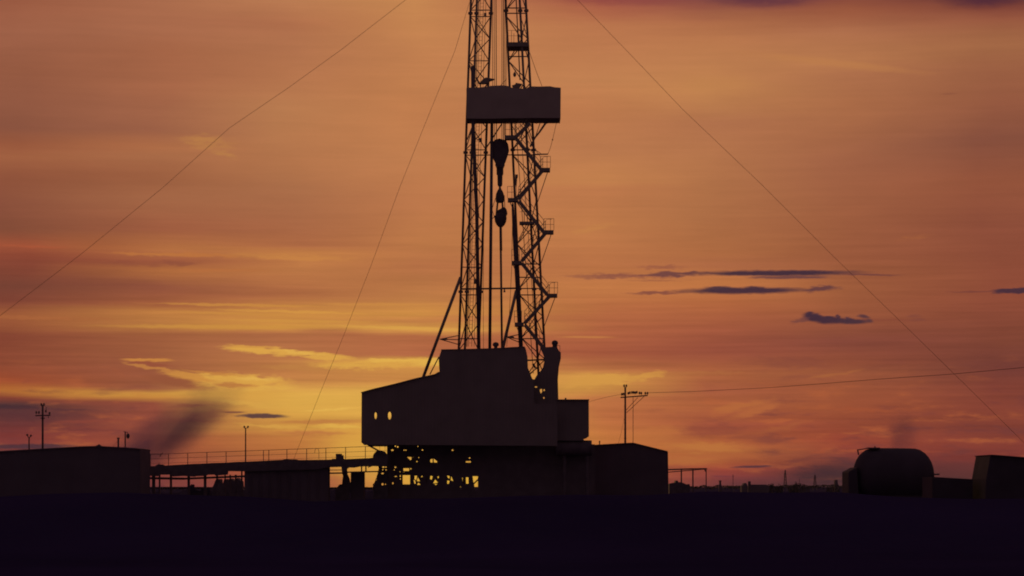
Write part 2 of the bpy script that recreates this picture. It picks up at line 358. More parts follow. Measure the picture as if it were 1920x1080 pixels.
def thing(name, loc, label, cat, group=None):
    o = bpy.data.objects.new(name, None); COL.objects.link(o); o.location = loc; o.empty_display_size = 0.3
    o['label'] = label; o['category'] = cat
    if group: o['group'] = group
    return o
def G(px, Y): return ((px - 960) / F * Y, Y, 0.0)
def copy_tree(o, parent=None):
    c = o.copy(); COL.objects.link(c); c.parent = parent
    for ch in list(o.children): copy_tree(ch, c)
    return c
def ell(cx, cy, rx, ry, n=8, rot=0.0):
    return [(cx + rx*math.cos(2*math.pi*i/n+rot), cy + ry*math.sin(2*math.pi*i/n+rot)) for i in range(n)]
def gy(Y): return HZ + F * H / Y        # photograph row of the ground at distance Y

# ------------------------------------------------------------------ ground
def ground():
    bm = bmesh.new()
    N = 140; rows = []
    ys = [-60, 0, 15, 28, 38, 44] + [48 + 1.5 * i for i in range(36)] + [60 * 1.09 ** i for i in range(6, 50)]
    for y in ys:
        row = []
        wdt = 60 + abs(y) * 1.05
        for i in range(N + 1):
            x = -wdt + 2 * wdt * i / N
            z = 0.0
            if 15 < y < 170: z = 0.10 * math.sin(x * 0.31 + y * 0.12) * math.sin(y * 0.23 - x * 0.07)
            z += (1.46 + .05 * math.sin(x * .21 + 1) + .045 * math.sin(x * .63 + 2.2) + .035 * math.sin(x * 1.37) + .025 * math.sin(x * 2.9 + y * .4)) * math.exp(-((y - 73 - 1.5 * math.sin(x * .11)) / 7.5) ** 2)   # low rise in front of the yard
            row.append(bm.verts.new((x, y, z)))
        rows.append(row)
    for a, b in zip(rows, rows[1:]):
        for i in range(N): bm.faces.new((a[i], a[i+1], b[i+1], b[i]))
    me = bpy.data.meshes.new('ground'); bm.to_mesh(me); bm.free(); me.materials.append(MT['soil'])
    o = bpy.data.objects.new('ground', me); COL.objects.link(o); o['kind'] = 'structure'
ground()
def ridge(name, x0, x1, Y, dep, topf, step, m='bank_soil'):
    """long low bank of earth; topf(px) gives the row of its crest in the photograph"""
    b = MB(); n = int((x1 - x0) / step); vs = []; fs = []
    for i in range(n + 1):
        px = x0 + (x1 - x0) * i / n
        c = P(px, topf(px), Y); taper = min(1, min(i, n - i) / 2)
        z = max(c.z * taper, 0.02)
        vs += [(c.x, Y - dep, -0.05), (c.x, Y - dep * .25, z * .8), (c.x, Y, z), (c.x, Y + dep * .4, z * .75), (c.x, Y + dep, -0.05)]
    for i in range(n):
        for j in range(4): fs.append((i*5+j, (i+1)*5+j, (i+1)*5+j+1, i*5+j+1))
    b.add(vs, fs); return b.build(name, m, smooth=True, kind='structure')
rn = random.Random(3)
rv = [rn.uniform(-1, 1) for _ in range(4000)]
def rough(px, s, k=0):
    t = px / s + k * 17.3; i = int(math.floor(t)); f = t - i; f = f*f*(3-2*f)
    return rv[i % 4000] * (1 - f) + rv[(i + 1) % 4000] * f
ridge('earth_bank', 270, 925, 236, 9, lambda p: 921 + 2.0 * rough(p, 14) + 1.2 * rough(p, 4, 1) + (3 if p < 340 else -1), 3)
ridge('distant_ground', -900, 2900, 1500, 240, lambda p: 913.2 + .5 * rough(p, 60), 20, 'soil')

# ------------------------------------------------------------------ derrick
Yd = 200.0
drk = thing('derrick', G(940, Yd), 'tall lattice drilling derrick with two columns, zigzag stairs and a walled racking platform', 'derrick')
def chord(x0, k, dY):
    return lambda py: P(x0 + k * py, py, Yd + dY)
TOP = -330
lastL, lastR = 657, 714
colsdef = [('L', [chord(883, -.0350, .55), chord(894.3, -.0345, -.75), chord(921.3, -.0366, .55)], lastL),
           ('R', [chord(948, .0470, .55), chord(974.4, .0502, -.75), chord(985.6, .0543, .55)], lastR)]
for side, ch, last in colsdef:
    b = MB(); xb = MB(); fl = MB()
    for c in ch: b.tube([c(TOP), c(last)], 0.1, 10)
    frame = b.build('tower_leg', 'mast_steel', drk, smooth=True)
    flv = [-237, 25, 286, 547]
    segs = [(-330, -243), (-231, 19), (31, 281), (291, 541), (553, last)]
    for a, z in segs:
        n = max(1, round((z - a) / 41.7))
        for i in range(n):
            p, q = a + (z - a) * i / n, a + (z - a) * (i + 1) / n
            for f_, (u, v) in enumerate(((0, 2), (1, 2), (0, 1))):
                if (i + f_) % 2: u, v = v, u
                xb.tube([ch[u](p), ch[v](q)], 0.044, 6)
                if f_ == 1 and n == 6 and i in (0, 3): xb.tube([ch[v](p), ch[u](q)], 0.03, 6)
    for y in [-243, -231, -150, 19 if side == 'L' else 15, 31 if side == 'L' else 25, 114 if side == 'L' else 106, 197, 281, 291, 541, 553, 635] + ([501] if side == 'L' else [495, 520, 675]):
        for u, v in ((0, 1), (1, 2), (0, 2)):
            xb.tube([ch[u](y), ch[v](y)], 0.042 if side == 'L' else 0.05, 6)
    xb.build('bracing', 'mast_steel', frame)
    for y in flv:
        for c in ch:
            yy = y - (5 if side == 'R' else 0)
            fl.tube([c(yy - 2.2), c(yy + 2.2)], 0.19, 8)
    fl.each('flange', 'mast_steel', frame)
    # inner ladder and service pipes
    lad = MB()
    if side == 'L':
        L1 = lambda y: P(894.3 - .0345*y + 6.5, y, Yd + .1); L2 = lambda y: P(894.3 - .0345*y + 12.5, y, Yd + .1)
        lad.tube([L1(TOP), L1(650)], .02, 5); lad.tube([L2(TOP), L2(650)], .02, 5)
        y = TOP
        while y < 650: lad.tube([L1(y), L2(y)], .012, 4); y += 7.0
        lad.build('ladder', 'mast_steel', drk)
        pp = MB()
        for dx, r in ((3.6, .035), (17, .02)): pp.tube([P(894.3-.0345*-300+dx, -300, Yd+.3), P(894.3-.0345*650+dx, 650, Yd+.3)], r, 6)
        pp.each('service_pipe', 'mast_steel', drk)
    else:
        pp = MB()
        pp.tube([P(965, -60, Yd+.2), P(975, 150, Yd+.2)], .055, 6)
        pp.tube([P(967, 232, Yd+.2), P(1000, 700, Yd+.2)], .03, 6); pp.tube([P(976, 232, Yd+.2), P(1008, 690, Yd+.2)], .025, 6)
        pp.each('service_pipe', 'mast_steel', drk)
# crown and top block above the picture
b = MB(); b.pbox(885, -345, 975, -330, Yd - 1.2, 2.4); b.pbox(900, -356, 960, -345, Yd - .8, 1.6); b.build('crown_beam', 'mast_steel', drk)
b = MB()
for x in (915, 925, 935, 945): b.tube([P(x, -352, Yd-.1), P(x + 6, -352, Yd-.1)], .55, 20)
b.each('crown_sheave', 'mast_steel', drk, smooth=True)
# tie beams
b = MB(); b.beam(P(862, 542, Yd-.3), P(968, 540.5, Yd-.3), .2, .13); b.beam(P(945.8, 541, Yd-.3), P(945.8, 548, Yd-.3), .1, .1); b.beam(P(945.8,545,Yd-.3), P(945.8,548,Yd-.3), .2, .16)
b.build('tie_beam', 'mast_steel', drk)
b = MB(); b.tube([P(872, 291, Yd+.6), P(1010, 290, Yd+.6)], .045, 6); b.beam(P(1003, 289.5, Yd-.9), P(1027.5, 289, Yd-.9), .12, .09)
b.tube([P(1003, 280, Yd-.9), P(1014, 288, Yd-.9)], .025, 5)
b.each('outrigger', 'mast_steel', drk)
# racking platform with its windbreak
rp = MB()
top = [(876,164.5),(884,164),(893,164.5),(905,163.2),(912,162.8),(922,160.8),(935,160.2),(944,160),(952,161),(957,163.8),(970,165.5),(986,166.5),(990,163.5),(998,161.8),(1010,162.2),(1022,161.8),(1031,161.6),(1040,163.4),(1051.5,164.4)]
bot = [(1051,221),(1030,221.2),(1000,221),(975,221.6),(950,221.5),(935,222.2),(900,222.4),(874.6,222)]
rp.plate(top + bot, Yd - 1.9, .05)
rp.plate([(960 + (x - 960) * .985, y + 11) for x, y in top] + [(960 + (x - 960) * .985, y + 9.6) for x, y in bot], Yd + 1.2, .05)
a = P(874.9, 222, Yd - 1.9); c = P(876, 165, Yd - 1.9); rp.box((a.x - .02, Yd - 1.849, a.z), (a.x + .05, Yd + 1.199, c.z))
a = P(1050, 221, Yd - 1.9); c = P(1050, 166, Yd - 1.9); rp.box((a.x - .02, Yd - 1.849, a.z), (a.x + .05, Yd + 1.199, c.z))
rpo = rp.build('racking_platform', 'tarpaulin', drk)
b = MB(); b.pbox(877, 219, 1048, 221.2, Yd - 1.8, 2.95)
for x in range(885, 1045, 20): b.pbox(x, 221, x + 2.5, 222.8, Yd - 1.6, 2.7)
b.build('floor_frame', 'mast_steel', rpo)
b = MB()
for x in range(884, 1050, 18): b.tube([P(x, 221, Yd-1.78), P(x, 160.5 if 955 > x > 915 else 164.5, Yd-1.78)], .03, 5)
b.each('windbreak_post', 'mast_steel', rpo)
b = MB(); b.tube([P(x, y, Yd-1.0) for x, y in ((1024,230),(1012,247),(1003,258),(998,268),(994,275))], .075, 8); b.tube([P(1013, 230, Yd-1), P(1004, 256, Yd-1)], .035, 6)
b.tube([P(989, 236, Yd), P(998,262, Yd)], .035, 6); b.tube([P(1022, 231, Yd+2), P(1001, 262, Yd+.6)], .06, 6)
b.tube([P(941, 232, Yd+.3), P(910, 280, Yd+.3)], .06, 6)
b.tube([P(958, 232, Yd), P(970, 252, Yd)], .03, 5); b.tube([P(876, 262, Yd), P(886, 236, Yd)], .05, 5); b.tube([P(975, 232, Yd), P(985, 246, Yd)], .03, 5)
b.each('knee_brace', 'mast_steel', drk)
# small work platform high on the right column
b = MB(); b.pbox(951.5, 79, 992, 87, Yd - 1.0, 2.2); wp = b.build('work_platform', 'mast_steel', drk)
b = MB()
for yy in (57, 67): b.tube([P(951, yy, Yd-1), P(989, yy, Yd-1)], .014, 5); b.tube([P(951, yy, Yd+1.2), P(989, yy, Yd+1.2)], .014, 5)
for x in (951, 959, 963.5, 972, 980, 989):
    b.tube([P(x, 57 if x != 963.5 else 62, Yd-1), P(x, 79, Yd-1)], .018, 5)
b.tube([P(973, 64, Yd-1), P(973, 79, Yd-1)], .05, 6); b.tube([P(989,57,Yd-1),P(989,57,Yd+1.2)], .014, 5)
b.build('railing', 'mast_steel', wp)
# lamps and small fittings on the columns
def lampbit(name, mbf): b = MB(); mbf(b); return b.build(name, 'mast_steel', drk)
lampbit('floodlight', lambda b: (b.plate([(897,156.5),(902,152.5),(905,148.5),(911,145),(919,146.5),(928,148),(918,151.5),(912,156.5)], Yd-1.5, .5), b.tube([P(901,156,Yd-1.2),P(901,164,Yd-1.2)], .05,5), b.tube([P(914,150,Yd-1.2),P(915,164,Yd-1.2)], .06,5), b.tube([P(893,145,Yd-1.2),P(898,156,Yd-1.2)], .08,5)))
lampbit('floodlight', lambda b: (b.plate([(960,160),(966,158),(967,155),(972,156),(979,157),(976,161),(974,164),(974,168),(966,168),(962,164)], Yd-1.4, .45), ))
lampbit('floodlight', lambda b: (b.ball(P(965,140,Yd-.6), .13, 1.5), b.tube([P(965,136,Yd-.6), P(967,131,Yd-.6)], .04, 5)))
lampbit('junction_box', lambda b: b.pbox(907.3, 24, 912, 30.5, Yd-.6, .25))
lampbit('junction_box', lambda b: (b.pbox(898.5, 258.5, 903.5, 266, Yd-.9, .3), b.tube([P(894, 262, Yd-.8), P(899, 262, Yd-.8)], .05, 5)))
lampbit('junction_box', lambda b: b.pbox(889, 523, 895, 532, Yd-.9, .3))
lampbit('junction_box', lambda b: b.pbox(894, 400, 898.5, 407.5, Yd-1.2, .2))
lampbit('junction_box', lambda b: (b.pbox(966, 327, 971, 333, Yd-.6, .25), b.plate([(966,333),(970,333),(968.5,350),(966,346)], Yd-.5, .2)))
lampbit('guide_plate', lambda b: b.plate([(882,118),(885,126),(888,128),(890.5,125),(890.5,131),(884.5,131)], Yd-.9, .1))
# stairs
ladders = [((994,231),(966,258)), ((967,259),(1013,316)), ((1018,319),(972,374)), ((973,377),(1019,435)), ((1023,437),(978,490)), ((978,493),(1026,553)), ((1030,556),(983,607)), ((984,609),(1021,655))]
Yf, Yb = Yd - 1.75, Yd - .95
for (x0, y0), (x1, y1) in ladders:
    b = MB(); r = MB()
    for Y in (Yf, Yb): b.beam(P(x0, y0, Y), P(x1, y1, Y), .06, .29)
    n = 11
    for i in range(n):
        t = (i + .5) / n; p = P(x0 + (x1-x0)*t, y0 + (y1-y0)*t, Yf)
        b.box((p.x-.12, Yf, p.z-.015), (p.x+.12, Yb, p.z+.015))
    fl = b.build('stair_flight', 'mast_steel', drk)
    for Y in (Yf, Yb):
        for dy in (23, 12): r.tube([P(x0, y0 - dy, Y), P(x1, y1 - dy, Y)], .023, 5)
        for i in range(5):
            t = i / 4; r.tube([P(x0 + (x1-x0)*t, y0 + (y1-y0)*t, Y), P(x0 + (x1-x0)*t, y0 + (y1-y0)*t - 23, Y)], .014, 5)
        r.build('handrail', 'mast_steel', fl); r = MB()
lands = [(946,968,253.5,260.5,None), (1011,1031.5,314.5,321,'r'), (952,972,371,377.5,'l'), (974,1002,415.2,420,'m'), (1017,1038,431.5,438,'r'), (960,978,489,496,'l'), (1025,1045,550.5,557,'r'), (965,982,604.5,611.5,'l')]
for x0, x1, y0, y1, kd in lands:
    b = MB(); b.pbox(x0, y0, x1, y1, Yf - .05, .95); lo = b.build('landing', 'mast_steel', drk)
    r = MB()
    if kd in ('r', 'l') or kd is None:
        xa, xb = (x0 + 3, x1 + .5) if kd == 'r' else ((x0 - .5, x1 - 4) if kd == 'l' else (x0, x1 - 3))
        h = 21.5
        for Y in (Yf, Yb):
            for dy in (h, h/2): r.tube([P(xa, y0 - dy, Y), P(xb, y0 - dy, Y)], .017, 5)
            for x in (xa, (xa*.35+xb*.65) if kd == 'r' else (xa+xb)/2, xb): r.tube([P(x, y0, Y), P(x, y0 - h, Y)], .018, 5)
        xo = xb if kd == 'r' else xa
        for dy in (h, h/2): r.tube([P(xo, y0 - dy, Yf), P(xo, y0 - dy, Yb)], .017, 5)
        if kd == 'r':      # rounded gate hoop
            r.tube([P(xa+2.5, y0, Yb-.1), P(xa+2.5, y0-15, Yb-.1), P(xa+4, y0-19, Yb-.1), P(xa+7, y0-20.5, Yb-.1), P(xb-4, y0-20.5, Yb-.1)], .014, 5)
    else:
        r.tube([P(x0 + 9, y0, Yf), P(x0 + 9, y0 - 18, Yf)], .03, 5); r.tube([P(x0+15, y0, Yf), P(x0+15, y0-18, Yf)], .02, 5); r.tube([P(x0, y0-18, Yf), P(x0+22, y0-18, Yf)], .014, 5)
    r.build('railing', 'mast_steel', lo)
b = MB()
for (p, q) in (((1027,322),(1008,379)), ((1034,438),(1014,495)), ((1041,557),(1020,613)), ((955,377),(964,396)), ((962,496),(968,512)), ((968,611),(976,630)), ((976,420),(1000,446)), ((988,420),(973,448))):
    b.tube([P(*p, Yd-.8), P(*q, Yd-.8)], .035, 6)
b.each('stair_strut', 'mast_steel', drk)
# raking props and their spreaders
for i, (p, q) in enumerate((((863.5,520),(793,709)), ((968,545),(942.5,655)))):
    b = MB(); b.tube([P(*p, Yd-1.2), P(*q, Yd-2.5)], .125, 12); pr = b.build('raking_prop', 'mast_steel', drk, smooth=True)
    b = MB()
    ax, cx = ((825, 860), (950, 974))[i]
    for yy in ((629, 637, 646) if i == 0 else (627, 636, 642)): b.tube([P(ax, 636 if i == 0 else 632, Yd-2.1), P(cx, yy, Yd-.3)], .04, 6)
    b.tube([P(ax+7, 636 if i == 0 else 632, Yd-2), P(ax+13, 636 if i == 0 else 632.5, Yd-1.8)], .08, 6)
    b.build('spreader', 'mast_steel', pr)
b = MB(); b.tube([P(823, 669, Yd-2.6), P(806, 702, Yd-2.6)], .05, 6); b.build('stay_rod', 'mast_steel', drk)
b = MB(); b.tube([P(993, 98, Yd-.5), P(1004, 130, Yd-.8), P(1016, 161, Yd-1.7)], .02, 5); b.build('suspension_rope', 'wire', drk); b = MB(); b.tube([P(938,161,Yd-1.7), P(950,148,Yd-1)], .02, 5)
b.build('suspension_rope', 'wire', drk)
b = MB(); b.tube([P(1043.5, 229, Yd-1.5), P(1040, 245, Yd-1.5), P(1036, 262, Yd-1.3), P(1032, 277, Yd-1.1), P(1027.5, 289, Yd-.9)], .018, 5); b.ball(P(1036,262,Yd-1.3), .06)
b.build('tail_rope', 'wire', drk)

# travelling gear hanging in the derrick
Yt = Yd - .1
tb = thing('travelling_block', P(936.5, 349, Yt), 'heavy round travelling block hanging from the hoist cables between the derrick columns', 'travelling block')
b = MB(); b.plate([(924,266),(928,262),(936,259.5),(943,261.5),(949,263),(953,271),(954.5,281),(951,293),(947.5,303),(945,307),(946.5,308),(944.5,313),(930.5,313),(928.5,308),(929.5,306),(926.5,300),(922,291),(920,280),(921,271)], Yt - .35, .7)
b.build('sheave_housing', 'rough_steel', tb)
b = MB(); b.lathe(P(937.4, 349, Yt), [(.05,-.1),(.17,.02),(.2,.15),(.215,.86),(.28,.96),(.285,1.6),(.38,1.64),(.38,1.8)], 18); b.build('hook_shank', 'rough_steel', tb, smooth=True)
b = MB()
for d in (-.22, .0, .22): b.tube([P(936.6, 281, Yt + d - .05), P(936.6, 281, Yt + d + .05)], .74, 28)
b.each('sheave', 'rough_steel', tb, smooth=True)
hk = thing('hook_block', P(937.5, 381, Yt), 'smaller pointed hook with two bails hanging under the travelling block', 'hook')
b = MB(); b.lathe(P(937.3, 380, Yt), [(.2,-.02),(.33,.05),(.36,.35),(.32,.7),(.22,.95),(.1,1.15),(.06,1.42)], 18); b.build('hook_body', 'rough_steel', hk, smooth=True)
for s in (-1, 1):
    b = MB(); b.tube([P(937.5 + s*4.2, 377, Yt), P(937 + s*6.5, 404, Yt)], .075, 8); b.build('bail', 'rough_steel', hk, smooth=True)
b = MB()
b.tube([P(929, 372, Yt), P(922.5, 392, Yt), P(926,404,Yt)], .022, 5); b.tube([P(945.5, 366, Yt), P(946.5, 388, Yt)], .03, 5)
b.build('safety_wire', 'wire', hk)
sw = thing('swivel', P(938.5, 426, Yt), 'knobbly rotary swivel carrying the top of the kelly pipe', 'swivel')
b = MB(); b.lathe(P(938.6, 426, Yt), [(.1,-.02),(.2,.04),(.34,.2),(.46,.45),(.5,.75),(.47,.92),(.4,1.0),(.36,1.1)], 18)
b.build('swivel_body', 'rough_steel', sw, smooth=True)
b = MB(); b.plate([(931,404),(931,396),(935,393),(939,391),(942,388),(947,388.5),(950,393),(951.5,400),(949,405)], Yt-.25, .5); b.build('gooseneck', 'rough_steel', sw)
b = MB(); b.plate([(926,404),(930,404),(930,409),(926,407)], Yt-.1, .2); b.tube([P(923,410,Yt),P(928,406,Yt)], .03,5); b.build('hose_stub', 'rough_steel', sw)
b = MB(); b.tube([P(938.7, 426, Yt), P(939.3, 470, Yt)], .115, 10); b.tube([P(939, 470, Yt), P(941.2, 655, Yt)], .092, 10)
b.build('kelly_pipe', 'rough_steel', smooth=True, label='straight kelly pipe running from the swivel down to the drill floor', category='drill pipe')
b = MB(); b.tube([P(922.3, 231, Yt-.6), P(918.3, 656, Yt-.6)], .125, 12)
b.build('drill_pipe_stand', 'rough_steel', smooth=True, label='long drill pipe stand upright just left of the travelling block', category='drill pipe', group='drill pipe stands racked in the derrick')
b = MB(); b.tube([P(886.3, 124, Yt-1.3), P(887, 232, Yt-1.3), P(894, 400, Yt-1.2), P(897.8, 656, Yt-1.1)], .145, 12)
b.build('drill_pipe_stand', 'rough_steel', smooth=True, label='longest drill pipe stand, crossing the left lattice column from above the racking platform', category='drill pipe', group='drill pipe stands racked in the derrick')
b = MB(); b.tube([P(961.2, 381, Yt-1.2), P(961.6, 392, Yt-1.2), P(964, 440, Yt-1.2), P(977, 656, Yt-1.1)], .07, 12, .17)
b.build('drill_pipe_stand', 'rough_steel', smooth=True, label='leaning drill pipe stand with a pointed top against the right lattice column', category='drill pipe', group='drill pipe stands racked in the derrick')
hoist = [(923.3, 924), (926.5, 927.5), (930, 931), (941, 941), (944, 944), (946.6, 946.5), (950, 948)]
hl = ['outermost left', 'second from left', 'third from left', 'middle one', 'third from right', 'second from right', 'outermost right']
for i, (x0, x1) in enumerate(hoist):
    b = MB(); b.tube([P(x0, -345, Yt), P(x0, 0, Yt), P(x1, 266, Yt)], .026 if i not in (2, 4) else .036, 6)
    b.build('hoist_cable', 'wire', label='thin vertical hoist cable in the derrick, %s of the seven' % hl[i], category='cable', group='hoist cables strung down to the travelling block')
b = MB(); b.tube([P(906, 550, Yt), P(906.5, 655, Yt)], .018, 5); b.tube([P(907, 420, Yt), P(906, 550, Yt)], .018, 5)
b.build('hanging_rope', 'wire', label='thin rope hanging beside the right chord of the left lattice column', category='rope')
b = MB(); b.tube([P(961, 395, Yt-.4), P(959.5, 500, Yt-.4), P(955, 590, Yt-.4), P(950, 650, Yt-.4)], .018, 5)
b.build('hanging_rope', 'wire', label='thin rope curving down left of the right lattice column to the drill floor', category='rope')

# guy wires
def guy(pts, Ys, label):
    n = len(pts); b = MB()
    ds = [math.hypot(pts[i+1][0]-pts[i][0], pts[i+1][1]-pts[i][1]) for i in range(n-1)]
    T = sum(ds); acc = 0; out = []
    for i, p in enumerate(pts):
        out.append(P(p[0], p[1], Ys[0] + (Ys[1] - Ys[0]) * acc / T))
        if i < n - 1: acc += ds[i]
    b.tube(out, .015, 6); b.build('guy_wire', 'wire', smooth=True, label=label, category='guy wire', group='guy wires staying the derrick')
guy([(893,-103),(760,0),(640,93),(540,165),(430,240),(305,352),(150,478),(0,592),(-200,740),(-460,955)], (199.5, 205), 'long shallow guy wire crossing the upper left sky')
guy([(880,5),(853,95),(800,225),(750,350),(695,500),(640,640),(605,725),(575,800),(555,850),(520,947)], (200.5, 246), 'steep guy wire dropping left of the derrick to behind the pipe rack')
guy([(978,-118),(1083,0),(1180,100),(1280,205),(1427,345),(1562,480),(1700,614),(1790,702),(1918,828),(2040,950)], (199.5, 215), 'guy wire crossing the sky right of the derrick')
for px, Y in ((-460, 205), (520, 246), (2040, 215)):
    b = MB(); x, y, _ = G(px, Y)
    b.box((x-.5, y-.5, -.02), (x+.5, y+.5, .35)); b.tube([(x, y, .35), (x, y, .8)], .05, 6)
    b.build('ground_anchor', 'rough_steel', label={-460: 'concrete anchor block at the foot of the far left guy wire', 520: 'concrete anchor block of the steep guy wire behind the pipe rack', 2040: 'concrete anchor block at the foot of the right guy wire'}[px], category='anchor', group='guy wire anchors')

# ------------------------------------------------------------------ drill floor housing
dh = thing('drill_floor_house', G(850, 196), 'big dark clad rig house with a sloping left roof and two small openings', 'rig house')
Yh = 196.0
outline = [(678,735),(700,729),(740,719.5),(780,709),(815,701.5),(821,697.5),(824,697),(822.5,672),(828,655),(870,654.3),(915,653.2),(940,652),(960,650.6),(983,649.5),(986,655),(989,668),(990,690),(994,700),(998,710),(1001,714),(1001.5,757),(1045,757),(1045,836),(727,834),(683,834),(677.5,829)]
wins = [ell(704.3, 779.3, 2.3, 6.5, 10), ell(730.5, 779.3, 3.2, 7.4, 10)]
b = MB(); b.plate(outline, Yh, .08, wins); b.build('front_wall', 'cladding', dh)
b = MB(); b.plate([(x, y + .5) for x, y in outline], Yh + 9, .08, [ell(704.3, 779.3, 5, 9, 10), ell(731.5, 779.3, 5, 9.5, 10)]); b.build('rear_wall', 'cladding', dh)
def strip(name, pts, m='cladding', parent=dh, Y=Yh, dep=9.0, th=.07, out=0.0):
    b = MB()
    for (p, q) in zip(pts, pts[1:]):
        a, c = P(*p, Y), P(*q, Y)
        nrm = Vector((-(c.z - a.z), 0, c.x - a.x)).normalized() * th
        vs = [a, c, c - nrm, a - nrm]; vs = [Vector(v) for v in vs]
        b.add([(v.x, Y + .085 - out, v.z) for v in vs] + [(v.x, Y + dep - .005 + out, v.z) for v in vs], [(0,1,2,3),(7,6,5,4),(0,4,5,1),(1,5,6,2),(2,6,7,3),(3,7,4,0)])
    return b.build(name, m, parent)
strip('roof', [(677,735.3),(700,729),(740,719.5),(780,709),(815,701.5),(823,697.5)], out=.25)
strip('roof', [(827,655.2),(870,654.3),(915,653.2),(940,652),(984,649.7)], out=.15)
strip('side_wall', [(677.8,829),(678.2,736)]); strip('side_wall', [(824,697),(822.8,672),(828,655.5)])
strip('side_wall', [(985,651),(989,668),(990,690),(994,700),(998,712)])
strip('floor', [(727,833.8),(684,833.6)])
b = MB(); b.beam(P(690,834.5,Yh+.4), P(728,855,Yh+.4), .12, .13); b.build('floor_bracket', 'rough_steel', dh)
b = MB(); b.lathe(P(929.5, 654, Yh+2), [(.14,-.3),(.14,.18),(.24,.24),(.26,.36),(.2,.48),(.06,.54)], 14)
b.build('roof_vent', 'rough_steel', dh, smooth=True)
# tapered stair shaft right of the columns
sh = thing('stair_shaft', G(1030, 197), 'narrow dark tower with a flared top beside the foot of the stairs', 'stair tower')
Ys = 197.3
so = [(1012,651.5),(1036,650.2),(1044,650.2),(1044,659),(1050.3,659.3),(1050.3,672),(1049,679),(1046.5,688),(1045,698),(1044.6,712),(1045.2,735),(1046.2,752),(1045,762),(994,762),(994,710),(1002,711.5),(1005,706),(1009,700),(1014,695),(1018,689),(1020.8,676),(1019.5,668),(1016,659)]
b = MB(); b.plate(so, Ys, .08, [ell(1005,725.5,2.6,1.2,6), [(1012.3,730),(1016.5,729),(1016.5,734),(1014.3,738),(1012.5,734)], ell(1020.3,731.5,1.4,2,6), ell(1019.8,746,1.4,1.7,6)]); b.build('wall', 'cladding', sh)
b = MB(); b.plate([(1020,651),(1044,650.5),(1049.5,660),(1049.5,672),(1045,690),(1044.5,712),(1045.5,752),(1034,752),(1031,700)], Ys + 2.5, .08); b.build('wall', 'cladding', sh)
strip('wall', [(1045.5,752),(1044.4,712),(1046.3,688),(1050,672),(1050,660)], parent=sh, Y=Ys, dep=2.5)
b = MB(); b.lathe(P(1040.4, 652, Ys+.5), [(.19,-.1),(.19,.22),(.25,.3),(.26,.42),(.2,.54),(.06,.6)], 14); b.build('vent_cowl', 'rough_steel', sh, smooth=True)
b = MB(); b.tube([P(1044.5,648,Ys+.3),P(1049.8,648,Ys+.3)], .02, 5); b.tube([P(1049.8,648,Ys+.3),P(1049.8,660,Ys+.3)], .02, 5); b.tube([P(1049.8,648,Ys+.3),P(1049.8,648,Ys+1.5)], .02, 5); b.build('railing', 'rough_steel', sh)
b = MB(); b.beam(P(988,675.8,Yd-.9),P(1022,674,Yd-.9),.2,.12)
b.tube([P(993,700,Yd-.9),P(1008,690,Yd-.9)], .03, 5); b.tube([P(999,682,Yd-.9),P(1004,690,Yd-.9)], .1, 6); b.build('cross_beam', 'mast_steel', sh)
# hut on the right of the drill floor
hu = thing('doghouse', G(1072, 197), 'square flat-roofed hut projecting from the right side of the drill floor', 'hut')
b = MB(); b.plate([(1045,750.5),(1104,749.5),(1104.3,818),(1101,820.5),(1096,822),(1094,824),(1096,826),(1045,826)], 197.4, 3.6); b.build('wall', 'cladding', hu)
b = MB(); b.pbox(1043.5, 748.7, 1105, 750.2, 197.2, 4.0); b.build('roof', 'cladding', hu)
b = MB(); b.tube([P(1060.5,749,198.5),P(1060.5,746,198.5)], .08, 6); b.build('roof_vent', 'rough_steel', hu)
b = MB()
c0 = P(1100, 840, 198); b.tube([Vector((c0.x - 2.5, 198, c0.z)), Vector((c0.x + .4, 198, c0.z)), ], .62, 20)
b.tube([Vector((c0.x - 1.8, 198, c0.z - .6)), Vector((c0.x - 1.8, 198, 0))], .15, 8); b.tube([Vector((c0.x, 198, c0.z - .6)), Vector((c0.x, 198, 0))], .15, 8)
b.build('mud_drum', 'rough_steel', label='rounded drum on legs below the hut beside the gabled shed', category='tank', smooth=False)

